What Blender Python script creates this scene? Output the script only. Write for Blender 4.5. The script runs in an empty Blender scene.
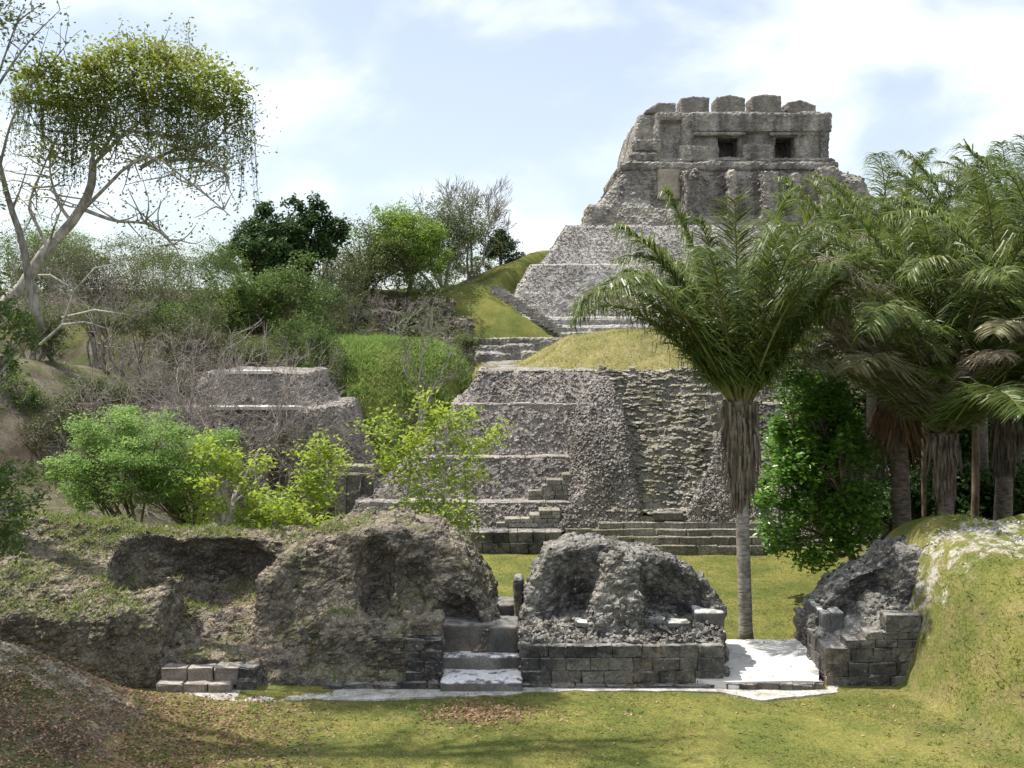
import bpy, math, random
import numpy as np
from mathutils import Vector

SC = bpy.context.scene
COL = SC.collection
R = math.radians
F = 1100.0            # focal length in pixels
HOR = 330.0           # horizon row
CAMZ = 10.0

# ------------------------------------------------------------------ camera
cam = bpy.data.cameras.new('camera')
camo = bpy.data.objects.new('camera', cam)
COL.objects.link(camo)
camo.location = (0, 0, CAMZ)
camo.rotation_euler = (R(90), 0, 0)
cam.sensor_width = 36.0
cam.lens = 36.0 * F / 1024.0
cam.shift_y = -(384.0 - HOR) / 1024.0
cam.clip_start = 0.1
cam.clip_end = 6000
SC.camera = camo

# ------------------------------------------------------------------ light
SUN_EL, SUN_AZ = 60.0, -70.0          # azimuth from +Y, negative = to the left
world = bpy.data.worlds.new("World")
SC.world = world
world.use_nodes = True
wt = world.node_tree
wt.nodes.clear()
w_out = wt.nodes.new('ShaderNodeOutputWorld')
w_bg = wt.nodes.new('ShaderNodeBackground')
w_bg.inputs['Strength'].default_value = 0.108
w_sky = wt.nodes.new('ShaderNodeTexSky')
w_sky.sky_type = 'NISHITA'
w_sky.sun_disc = False
w_sky.sun_elevation = R(SUN_EL)
w_sky.sun_rotation = R(SUN_AZ)
w_sky.altitude = 180
w_sky.air_density = 1.0
w_sky.dust_density = 1.2
w_tc = wt.nodes.new('ShaderNodeTexCoord')
w_map = wt.nodes.new('ShaderNodeMapping')
w_map.inputs['Scale'].default_value = (1.0, 1.0, 1.75)
w_map.inputs['Location'].default_value = (2.13, 0.35, 0.42)
w_n1 = wt.nodes.new('ShaderNodeTexNoise')
w_n1.inputs['Scale'].default_value = 4.2
w_n1.inputs['Detail'].default_value = 9
w_n1.inputs['Roughness'].default_value = 0.52
w_n1.inputs['Distortion'].default_value = 0.25
w_rmp = wt.nodes.new('ShaderNodeMapRange')
w_rmp.interpolation_type = 'SMOOTHSTEP'
w_rmp.inputs['From Min'].default_value = 0.38
w_rmp.inputs['From Max'].default_value = 0.64
w_rmp.inputs['To Min'].default_value = 0.38
w_rmp.inputs['To Max'].default_value = 1.0
w_mix = wt.nodes.new('ShaderNodeMix')
w_mix.data_type = 'RGBA'
w_mix.inputs['B'].default_value = (8.1, 8.55, 9.1, 1)      # thin bright cloud
L = wt.links.new
L(w_tc.outputs['Generated'], w_map.inputs['Vector'])
L(w_map.outputs['Vector'], w_n1.inputs['Vector'])
L(w_n1.outputs['Fac'], w_rmp.inputs['Value'])
L(w_rmp.outputs['Result'], w_mix.inputs['Factor'])
L(w_sky.outputs['Color'], w_mix.inputs['A'])
L(w_mix.outputs['Result'], w_bg.inputs['Color'])
L(w_bg.outputs['Background'], w_out.inputs['Surface'])

sun = bpy.data.lights.new('sun', 'SUN')
sun.energy = 4.7
sun.angle = R(0.55)
sun.color = (1.0, 0.94, 0.84)
suno = bpy.data.objects.new('sun', sun)
COL.objects.link(suno)
sd = Vector((math.sin(R(SUN_AZ)) * math.cos(R(SUN_EL)), math.cos(R(SUN_AZ)) * math.cos(R(SUN_EL)), math.sin(R(SUN_EL))))
suno.rotation_euler = (-sd).to_track_quat('-Z', 'Y').to_euler()
suno.location = (-30, 20, 60)

SC.view_settings.view_transform = 'Standard'
SC.view_settings.look = 'None'
SC.view_settings.gamma = 1
SC.view_settings.use_curve_mapping = False
SC.view_settings.exposure = 0.48

# ------------------------------------------------------------------ helpers
def P(px, py, Y):
    return np.array([(px - 512.0) / F * Y, Y, CAMZ + (HOR - py) / F * Y])
def PX(px, Y): return (px - 512.0) / F * Y
def PZ(py, Y): return CAMZ + (HOR - py) / F * Y
def rng(seed): return np.random.default_rng(seed)
def ss(a, b, x):
    t = np.clip((np.asarray(x, dtype=float) - a) / (b - a), 0, 1)
    return t * t * (3 - 2 * t)
def lerp(a, b, t): return a + (b - a) * t

def _hash(ix, iy, iz, seed):
    h = (ix.astype(np.int64) * 374761393 + iy.astype(np.int64) * 668265263 + iz.astype(np.int64) * 2147483647 + seed * 974711) & 0xFFFFFFFF
    h = ((h ^ (h >> 13)) * 1274126177) & 0xFFFFFFFF
    h = ((h ^ (h >> 16)) * 2246822519) & 0xFFFFFFFF
    return ((h ^ (h >> 15)) & 0xFFFFFF) / float(0xFFFFFF)
def vnoise(p, scale, seed=0):
    q = p * scale
    i = np.floor(q).astype(np.int64); f = q - i
    u = f * f * (3 - 2 * f)
    out = 0
    for dx in (0, 1):
        wx = u[:, 0] if dx else 1 - u[:, 0]
        for dy in (0, 1):
            wy = u[:, 1] if dy else 1 - u[:, 1]
            for dz in (0, 1):
                wz = u[:, 2] if dz else 1 - u[:, 2]
                out = out + wx * wy * wz * _hash(i[:, 0] + dx, i[:, 1] + dy, i[:, 2] + dz, seed)
    return out * 2 - 1
def fbm(p, scale, seed=0, octv=4, gain=0.5):
    a, s, o = 1.0, scale, 0
    for k in range(octv):
        o = o + a * vnoise(p, s, seed + k * 17); a *= gain; s *= 2.03
    return o
def voro(p, scale, seed=0):
    """F1 distance and F2-F1 of a jittered lattice (stones)."""
    q = p * scale
    i = np.floor(q).astype(np.int64)
    f1 = np.full(len(p), 9.0); f2 = np.full(len(p), 9.0)
    for dx in (-1, 0, 1):
        for dy in (-1, 0, 1):
            for dz in (-1, 0, 1):
                jx, jy, jz = i[:, 0] + dx, i[:, 1] + dy, i[:, 2] + dz
                cx = jx + _hash(jx, jy, jz, seed); cy = jy + _hash(jx, jy, jz, seed + 1); cz = jz + _hash(jx, jy, jz, seed + 2)
                d = np.sqrt((q[:, 0] - cx) ** 2 + (q[:, 1] - cy) ** 2 + (q[:, 2] - cz) ** 2)
                f2 = np.minimum(f2, np.maximum(f1, d)); f1 = np.minimum(f1, d)
    return f1, f2 - f1

class MB:
    """collects quads and triangles for ONE mesh"""
    def __init__(self):
        self.v = []; self.q = []; self.t = []; self.n = 0; self.tint = []
    def add(self, v, q=None, t=None, tint=0.5):
        v = np.asarray(v, dtype=np.float64).reshape(-1, 3)
        if q is not None and len(q): self.q.append(np.asarray(q, dtype=np.int64).reshape(-1, 4) + self.n)
        if t is not None and len(t): self.t.append(np.asarray(t, dtype=np.int64).reshape(-1, 3) + self.n)
        tt = np.asarray(tint, dtype=np.float32)
        self.tint.append(np.full(len(v), float(tt), dtype=np.float32) if tt.ndim == 0 else tt)
        self.v.append(v); self.n += len(v)
        return self
    def merge(self, o):
        for a in o.q: self.q.append(a + self.n)
        for a in o.t: self.t.append(a + self.n)
        self.v += o.v; self.tint += o.tint; self.n += o.n
        return self
    def arrays(self):
        return np.concatenate(self.v), (np.concatenate(self.q) if self.q else np.zeros((0, 4), int)), (np.concatenate(self.t) if self.t else np.zeros((0, 3), int))
    def tube(self, pts, rad, k=6, tint=0.5, cap=True):
        pts = np.asarray(pts, float); n = len(pts)
        rad = np.broadcast_to(np.asarray(rad, float), (n,))
        tg = np.gradient(pts, axis=0); tg /= np.linalg.norm(tg, axis=1)[:, None] + 1e-9
        ref = np.array([0.31, 0.2, 0.93]) if abs(tg[0, 2]) < 0.85 else np.array([0.95, 0.3, 0.05])
        a = np.cross(tg, ref); a /= np.linalg.norm(a, axis=1)[:, None] + 1e-9
        b = np.cross(tg, a)
        th = np.arange(k) * 2 * np.pi / k
        v = pts[:, None] + rad[:, None, None] * (np.cos(th)[None, :, None] * a[:, None] + np.sin(th)[None, :, None] * b[:, None])
        i = np.arange(n - 1)[:, None] * k; j = np.arange(k)[None]; j2 = (j + 1) % k
        q = np.stack([i + j, i + j2, i + k + j2, i + k + j], -1).reshape(-1, 4)
        v = v.reshape(-1, 3)
        if cap:
            v = np.concatenate([v, pts[:1], pts[-1:]])
            jj = np.arange(k); b0 = (n - 1) * k
            t = np.concatenate([np.stack([np.full(k, n * k), (jj + 1) % k, jj], -1), np.stack([np.full(k, n * k + 1), b0 + jj, b0 + (jj + 1) % k], -1)])
        else: t = None
        return self.add(v, q, t, tint)

WLOC = {}
def make_mesh(name, mb, mat, off=(0, 0, 0), smooth=False, tint=True):
    v, q, t = mb.arrays()
    v = v - np.asarray(off, float)
    me = bpy.data.meshes.new(name)
    nv, nq, nt = len(v), len(q), len(t)
    me.vertices.add(nv); me.vertices.foreach_set('co', v.astype(np.float32).ravel())
    me.loops.add(nq * 4 + nt * 3)
    me.loops.foreach_set('vertex_index', np.concatenate([q.ravel(), t.ravel()]).astype(np.int32))
    me.polygons.add(nq + nt)
    ls = np.concatenate([np.arange(nq) * 4, nq * 4 + np.arange(nt) * 3]).astype(np.int32)
    me.polygons.foreach_set('loop_start', ls)
    me.polygons.foreach_set('use_smooth', np.full(nq + nt, bool(smooth)))
    if tint:
        at = me.attributes.new('tint', 'FLOAT', 'POINT')
        at.data.foreach_set('value', np.concatenate(mb.tint).astype(np.float32))
    me.update(calc_edges=True)
    me.validate()
    if mat: me.materials.append(mat)
    return me
def obj(name, mb, mat, parent=None, smooth=False, loc=None):
    """links ONE mesh object; mb holds world coordinates"""
    off = np.zeros(3) if parent is None else WLOC[parent.name]
    if parent is None and loc is not None: off = np.asarray(loc, float)
    o = bpy.data.objects.new(name, make_mesh(name, mb, mat, off, smooth))
    COL.objects.link(o)
    if parent is not None: o.parent = parent
    else: o.location = off
    WLOC[o.name] = off.copy()
    return o
def tag(o, label=None, cat=None, group=None, kind=None):
    if label: o['label'] = label
    if cat: o['category'] = cat
    if group: o['group'] = group
    if kind: o['kind'] = kind
    return o
def thing(name, label, cat, loc, group=None):
    o = bpy.data.objects.new(name, None); COL.objects.link(o)
    o.empty_display_size = 0.4
    o.location = loc; WLOC[o.name] = np.asarray(loc, float)
    return tag(o, label, cat, group)
def struct(name, mb, mat, smooth=False):
    return tag(obj(name, mb, mat, None, smooth), kind='structure')
def dup(root, loc, rotz=0.0, scale=1.0, label=None, group=None):
    r = root.copy(); COL.objects.link(r); r.location = loc; r.rotation_euler = (0, 0, rotz); r.scale = (scale,) * 3
    if label: r['label'] = label
    if group: r['group'] = group
    for ch in list(root.children):
        c = ch.copy(); COL.objects.link(c); c.parent = r
        for g in list(ch.children):
            d = g.copy(); COL.objects.link(d); d.parent = c
    return r

# ------------------------------------------------------------------ signed distance -> mesh
def surface_nets(fn, lo, hi, h):
    lo = np.asarray(lo, float); hi = np.asarray(hi, float)
    n = np.ceil((hi - lo) / h).astype(int) + 1
    ax = [(lo[k] + np.arange(n[k]) * h).astype(np.float32) for k in range(3)]
    X, Y, Z = ax[0][:, None, None], ax[1][None, :, None], ax[2][None, None, :]
    s = np.broadcast_to(fn(X, Y, Z), tuple(n)).astype(np.float32).copy()
    s[0] = s[-1] = 1; s[:, 0] = s[:, -1] = 1; s[:, :, 0] = s[:, :, -1] = 1
    s[np.abs(s) < 1e-6] = 1e-6
    ins = s < 0
    c = np.zeros(tuple(n - 1), np.int8)
    for dx in (0, 1):
        for dy in (0, 1):
            for dz in (0, 1):
                c += ins[dx:n[0] - 1 + dx, dy:n[1] - 1 + dy, dz:n[2] - 1 + dz]
    act = (c > 0) & (c < 8)
    ii = np.argwhere(act)
    idx = np.full(act.shape, -1, np.int64); idx[act] = np.arange(len(ii))
    val = {}
    for a in (0, 1):
        for b in (0, 1):
            for d in (0, 1): val[(a, b, d)] = s[ii[:, 0] + a, ii[:, 1] + b, ii[:, 2] + d].astype(float)
    acc = np.zeros((len(ii), 3)); cnt = np.zeros(len(ii))
    for axis in range(3):
        for a in (0, 1):
            for b in (0, 1):
                k0 = [a, b]; k0.insert(axis, 0); k1 = [a, b]; k1.insert(axis, 1)
                v0, v1 = val[tuple(k0)], val[tuple(k1)]
                m = (v0 < 0) != (v1 < 0)
                t = np.where(m, v0 / np.where(m, v0 - v1, 1), 0)
                pt = np.array(k0, float)[None] + t[:, None] * (np.array(k1) - np.array(k0))[None]
                acc += np.where(m[:, None], pt, 0); cnt += m
    verts = lo + (ii + acc / cnt[:, None]) * h
    quads = []
    for axis in range(3):
        sl0 = [slice(1, -1)] * 3; sl1 = [slice(1, -1)] * 3
        sl0[axis] = slice(0, n[axis] - 1); sl1[axis] = slice(1, n[axis])
        a, b = ins[tuple(sl0)], ins[tuple(sl1)]
        e = np.argwhere(a != b)
        if not len(e): continue
        flip = a[e[:, 0], e[:, 1], e[:, 2]]
        base = e.copy()
        o1, o2 = [x for x in range(3) if x != axis]
        base[:, o1] += 1; base[:, o2] += 1
        def cell(d1, d2):
            k = base.copy(); k[:, o1] -= d1; k[:, o2] -= d2
            return idx[k[:, 0], k[:, 1], k[:, 2]]
        q = np.stack([cell(1, 1), cell(0, 1), cell(0, 0), cell(1, 0)], -1)
        if axis == 1: flip = ~flip
        q[~flip] = q[~flip][:, ::-1]
        quads.append(q)
    quads = np.concatenate(quads)
    return verts, quads
def vnormals(v, q):
    fn = np.cross(v[q[:, 2]] - v[q[:, 0]], v[q[:, 3]] - v[q[:, 1]])
    nn = np.zeros_like(v)
    for k in range(4): np.add.at(nn, q[:, k], fn)
    return nn / (np.linalg.norm(nn, axis=1)[:, None] + 1e-12)
def smin(a, b, k):
    hh = np.clip(0.5 + 0.5 * (b - a) / k, 0, 1)
    return b * (1 - hh) + a * hh - k * hh * (1 - hh)
def smax(a, b, k): return -smin(-a, -b, k)
def sbox(X, Y, Z, x0, x1, y0, y1, z0, z1, r=0.05):
    dx = np.abs(X - (x0 + x1) / 2) - (x1 - x0) / 2 + r
    dy = np.abs(Y - (y0 + y1) / 2) - (y1 - y0) / 2 + r
    dz = np.abs(Z - (z0 + z1) / 2) - (z1 - z0) / 2 + r
    return np.sqrt(np.maximum(dx, 0) ** 2 + np.maximum(dy, 0) ** 2 + np.maximum(dz, 0) ** 2) + np.minimum(np.maximum(np.maximum(dx, dy), dz), 0) - r
def sell(X, Y, Z, c, r):
    k = np.sqrt(((X - c[0]) / r[0]) ** 2 + ((Y - c[1]) / r[1]) ** 2 + ((Z - c[2]) / r[2]) ** 2)
    return (k - 1) * min(r)
def spoly(X, Z, pts):
    """2-D signed distance to a polygon in the XZ plane, shape (nx,1,nz)"""
    pts = np.asarray(pts, float)
    d = None; sgn = 1.0
    n = len(pts)
    for i in range(n):
        a = pts[i]; b = pts[i - 1]
        e = b - a
        wx, wz = X - a[0], Z - a[1]
        t = np.clip((wx * e[0] + wz * e[1]) / (e @ e), 0, 1)
        q = (wx - e[0] * t) ** 2 + (wz - e[1] * t) ** 2
        d = q if d is None else np.minimum(d, q)
        c1 = Z >= a[1]; c2 = Z < b[1]; c3 = e[0] * wz > e[1] * wx
        al = c1 & c2 & c3; no = (~c1) & (~c2) & (~c3)
        sgn = np.where(al | no, -sgn, sgn)
    return sgn * np.sqrt(d)
def rough(v, q, seed, big=0.1, bs=0.7, stone=0.05, sscale=5.0, fine=0.015):
    nn = vnormals(v, q)
    d = big * fbm(v, bs, seed, 4)
    if stone:
        f1, e = voro(v * np.array([1, 1, 1.35]), sscale, seed + 5)
        d = d + stone * (np.clip(e * 2.2, 0, 1) - 0.6) + stone * 0.6 * (0.5 - f1)
    if fine: d = d + fine * vnoise(v, 11.0, seed + 9)
    return v + nn * d[:, None]
def solid(fn, lo, hi, h, seed, **kw):
    v, q = surface_nets(fn, lo, hi, h)
    v = rough(v, q, seed, **kw)
    return MB().add(v, q, None, 0.5)

# ------------------------------------------------------------------ loose stones
_ph = (1 + 5 ** 0.5) / 2
ICO_V = np.array([(-1, _ph, 0), (1, _ph, 0), (-1, -_ph, 0), (1, -_ph, 0), (0, -1, _ph), (0, 1, _ph), (0, -1, -_ph), (0, 1, -_ph), (_ph, 0, -1), (_ph, 0, 1), (-_ph, 0, -1), (-_ph, 0, 1)]) / math.sqrt(1 + _ph * _ph)
ICO_F = np.array([(0, 11, 5), (0, 5, 1), (0, 1, 7), (0, 7, 10), (0, 10, 11), (1, 5, 9), (5, 11, 4), (11, 10, 2), (10, 7, 6), (7, 1, 8), (3, 9, 4), (3, 4, 2), (3, 2, 6), (3, 6, 8), (3, 8, 9), (4, 9, 5), (2, 4, 11), (6, 2, 10), (8, 6, 7), (9, 8, 1)])
def rand_rot(g, n):
    q = g.normal(size=(n, 4)); q /= np.linalg.norm(q, axis=1)[:, None]
    w, x, y, z = q.T
    return np.stack([np.stack([1 - 2 * (y * y + z * z), 2 * (x * y - z * w), 2 * (x * z + y * w)], -1),
                     np.stack([2 * (x * y + z * w), 1 - 2 * (x * x + z * z), 2 * (y * z - x * w)], -1),
                     np.stack([2 * (x * z - y * w), 2 * (y * z + x * w), 1 - 2 * (x * x + y * y)], -1)], 1)
def stones(pts, size, seed, flat=0.65, rot=True):
    g = rng(seed); n = len(pts)
    if n == 0: return MB()
    base = ICO_V[None] * (1 + 0.22 * g.normal(size=(n, 12, 1)))
    sc = np.asarray(size)[:, None] * np.stack([g.uniform(0.8, 1.5, n), g.uniform(0.7, 1.2, n), np.full(n, flat) * g.uniform(0.7, 1.2, n)], -1)
    v = base * sc[:, None, :]
    if rot: v = np.einsum('nij,nkj->nki', rand_rot(g, n), v)
    else:
        a = g.uniform(-0.5, 0.5, n); c, s_ = np.cos(a), np.sin(a)
        v = np.stack([v[..., 0] * c[:, None] - v[..., 1] * s_[:, None], v[..., 0] * s_[:, None] + v[..., 1] * c[:, None], v[..., 2]], -1)
    v = v + np.asarray(pts)[:, None]
    t = ICO_F[None] + (np.arange(n) * 12)[:, None, None]
    return MB().add(v.reshape(-1, 3), None, t.reshape(-1, 3), np.repeat(g.uniform(0, 1, n), 12))
def sample(mb, n, seed, pred=None):
    v, q, t = mb.arrays()
    g = rng(seed)
    f = np.concatenate([q[:, [0, 1, 2]], q[:, [0, 2, 3]], t]) if len(q) else t
    nr = np.cross(v[f[:, 1]] - v[f[:, 0]], v[f[:, 2]] - v[f[:, 0]])
    ar = np.linalg.norm(nr, axis=1); nr = nr / (ar[:, None] + 1e-12)
    c = v[f].mean(1)
    if pred is not None: ar = ar * pred(c, nr)
    if ar.sum() <= 0: return np.zeros((0, 3)), np.zeros((0, 3))
    k = g.choice(len(f), n, p=ar / ar.sum())
    u, w = g.random(n), g.random(n)
    m = u + w > 1; u[m], w[m] = 1 - u[m], 1 - w[m]
    p = v[f[k, 0]] + u[:, None] * (v[f[k, 1]] - v[f[k, 0]]) + w[:, None] * (v[f[k, 2]] - v[f[k, 0]])
    return p, nr[k]

# rounded masonry block
def _blk():
    us = np.array([-1, -0.86, 0.86, 1.0])
    idx = {}; vs = []
    for a in range(4):
        for b in range(4):
            for c in range(4):
                if a in (0, 3) or b in (0, 3) or c in (0, 3):
                    idx[(a, b, c)] = len(vs)
                    p = np.array([us[a], us[b], us[c]])
                    m = sum(x in (0, 3) for x in (a, b, c))
                    if m == 3: p *= 0.95
                    elif m == 2: p *= np.where(np.abs(p) > 0.99, 0.975, 1)
                    vs.append(p)
    qs = []
    for ax in range(3):
        for side in (0, 3):
            for i in range(3):
                for j in range(3):
                    def k(a, b):
                        l = [a, b]; l.insert(ax, side); return idx[tuple(l)]
                    qd = [k(i, j), k(i + 1, j), k(i + 1, j + 1), k(i, j + 1)]
                    if (side == 3) == (ax == 1): qd = qd[::-1]
                    qs.append(qd)
    return np.array(vs), np.array(qs)
BLK_V, BLK_Q = _blk()
def add_block(mb, x0, x1, y0, y1, z0, z1, g, jit=0.012, tint=None, rz=0.0):
    c = np.array([(x0 + x1) / 2, (y0 + y1) / 2, (z0 + z1) / 2]); s = np.array([x1 - x0, y1 - y0, z1 - z0]) / 2
    v = BLK_V * s + g.normal(size=BLK_V.shape) * jit
    if rz:
        co, si = math.cos(rz), math.sin(rz)
        v = np.stack([v[:, 0] * co - v[:, 1] * si, v[:, 0] * si + v[:, 1] * co, v[:, 2]], -1)
    mb.add(v + c, BLK_Q, None, g.uniform(0, 1) if tint is None else tint)
def masonry(mb, x0, x1, z0, z1, yf, depth, rows, g, lmin=0.35, lmax=0.75, gap=0.012, yj=0.025, keep=None, jit=0.012):
    hs = np.linspace(z0, z1, rows + 1)
    for r in range(rows):
        x = x0
        while x < x1 - 0.05:
            w = g.uniform(lmin, lmax)
            if x1 - (x + w) < lmin * 0.6: w = x1 - x
            xe = min(x + w, x1)
            if keep is None or keep((x + xe) / 2, (hs[r] + hs[r + 1]) / 2):
                dy = g.uniform(-yj, yj)
                add_block(mb, x + gap / 2, xe - gap / 2, yf + dy, yf + dy + depth, hs[r] + gap / 2, hs[r + 1] - gap / 2, g, jit)
            x = xe

# ------------------------------------------------------------------ leaves and branches
def leaf_quads(pts, size, g, up=0.5, aspect=0.45, tint=None, hang=0.0):
    n = len(pts)
    nr = g.normal(size=(n, 3)); nr[:, 2] = np.abs(nr[:, 2]) + up; nr /= np.linalg.norm(nr, axis=1)[:, None]
    d = g.normal(size=(n, 3)); d[:, 2] -= hang
    d -= (d * nr).sum(1)[:, None] * nr; d /= np.linalg.norm(d, axis=1)[:, None] + 1e-9
    s = np.cross(nr, d)
    L_ = (size * g.uniform(0.65, 1.35, n))[:, None]; W = L_ * aspect
    v = np.stack([pts - d * L_ * 0.5, pts + s * W * 0.5 + nr * W * 0.12, pts + d * L_ * 0.5, pts - s * W * 0.5 + nr * W * 0.12], 1).reshape(-1, 3)
    q = np.arange(n * 4).reshape(-1, 4)
    tt = g.uniform(0, 1, n) if tint is None else tint
    return MB().add(v, q, None, np.repeat(tt, 4))
def curve(a, b, g, n=6, bend=0.12, sag=0.0):
    a = np.asarray(a, float); b = np.asarray(b, float)
    l = np.linalg.norm(b - a)
    m1 = lerp(a, b, 0.35) + g.normal(size=3) * bend * l; m2 = lerp(a, b, 0.7) + g.normal(size=3) * bend * l
    m1[2] += sag * l; m2[2] += sag * l
    t = np.linspace(0, 1, n)[:, None]
    return (1 - t) ** 3 * a + 3 * (1 - t) ** 2 * t * m1 + 3 * (1 - t) * t * t * m2 + t ** 3 * b
def in_ball(g, n, shell=0.35):
    d = g.normal(size=(n, 3)); d /= np.linalg.norm(d, axis=1)[:, None]
    return d * (g.uniform(0, 1, n) ** shell)[:, None]
# ------------------------------------------------------------------ materials
class NT:
    def __init__(self, name):
        self.m = bpy.data.materials.new(name); self.m.use_nodes = True
        self.t = self.m.node_tree; self.t.nodes.clear()
        self.out = self.t.nodes.new('ShaderNodeOutputMaterial')
        self.pos = self.t.nodes.new('ShaderNodeNewGeometry').outputs['Position']
    def n(self, ty, **kw):
        nd = self.t.nodes.new(ty)
        for k, v in kw.items():
            if k.startswith('_'): setattr(nd, k[1:], v)
            else:
                sk = nd.inputs[k.replace('__', ' ')] if not k.isdigit() else nd.inputs[int(k)]
                if hasattr(v, 'is_output'): self.t.links.new(v, sk)
                else: sk.default_value = v
        return nd
    def noise(self, scale, detail=4, rough=0.55, vec=None, dist=0.0):
        return self.n('ShaderNodeTexNoise', Vector=vec or self.pos, Scale=scale, Detail=detail, Roughness=rough, Distortion=dist).outputs['Fac']
    def rng(self, v, a, b, c=0.0, d=1.0):
        nd = self.n('ShaderNodeMapRange', Value=v, _interpolation_type='SMOOTHSTEP')
        nd.inputs['From Min'].default_value = a; nd.inputs['From Max'].default_value = b
        nd.inputs['To Min'].default_value = c; nd.inputs['To Max'].default_value = d
        return nd.outputs['Result']
    def math(self, op, a, b=0.0):
        nd = self.n('ShaderNodeMath', _operation=op)
        for i, x in enumerate((a, b)):
            if hasattr(x, 'is_output'): self.t.links.new(x, nd.inputs[i])
            else: nd.inputs[i].default_value = x
        return nd.outputs[0]
    def mix(self, f, a, b, blend='MIX'):
        nd = self.n('ShaderNodeMix', _data_type='RGBA', _blend_type=blend)
        for k, x in (('Factor', f), ('A', a), ('B', b)):
            sk = [s for s in nd.inputs if s.name == k and s.type == ('VALUE' if k == 'Factor' else 'RGBA')][0]
            if hasattr(x, 'is_output'): self.t.links.new(x, sk)
            elif k == 'Factor': sk.default_value = x
            else: sk.default_value = (*x, 1)
        return [s for s in nd.outputs if s.type == 'RGBA'][0]
    def attr(self, name):
        return self.n('ShaderNodeAttribute', _attribute_name=name).outputs['Fac']
    def upness(self):
        g = self.t.nodes.new('ShaderNodeNewGeometry')
        return self.n('ShaderNodeSeparateXYZ', Vector=g.outputs['Normal']).outputs['Z']
    def finish(self, col, rough=0.9, bump=None, bstr=0.5, bdist=0.05, spec=0.25, transl=0.0, tcol=None):
        p = self.n('ShaderNodeBsdfPrincipled', Roughness=rough)
        p.inputs['Specular IOR Level'].default_value = spec
        if hasattr(col, 'is_output'): self.t.links.new(col, p.inputs['Base Color'])
        else: p.inputs['Base Color'].default_value = (*col, 1)
        if bump is not None:
            b = self.n('ShaderNodeBump', Height=bump, Strength=bstr, Distance=bdist)
            self.t.links.new(b.outputs[0], p.inputs['Normal'])
        sh = p.outputs[0]
        if transl > 0:
            tr = self.n('ShaderNodeBsdfTranslucent')
            tc = tcol if tcol is not None else col
            if hasattr(tc, 'is_output'): self.t.links.new(tc, tr.inputs['Color'])
            else: tr.inputs['Color'].default_value = (*tc, 1)
            ms = self.n('ShaderNodeMixShader'); ms.inputs[0].default_value = transl
            self.t.links.new(sh, ms.inputs[1]); self.t.links.new(tr.outputs[0], ms.inputs[2]); sh = ms.outputs[0]
        self.t.links.new(sh, self.out.inputs['Surface'])
        return self.m

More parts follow.
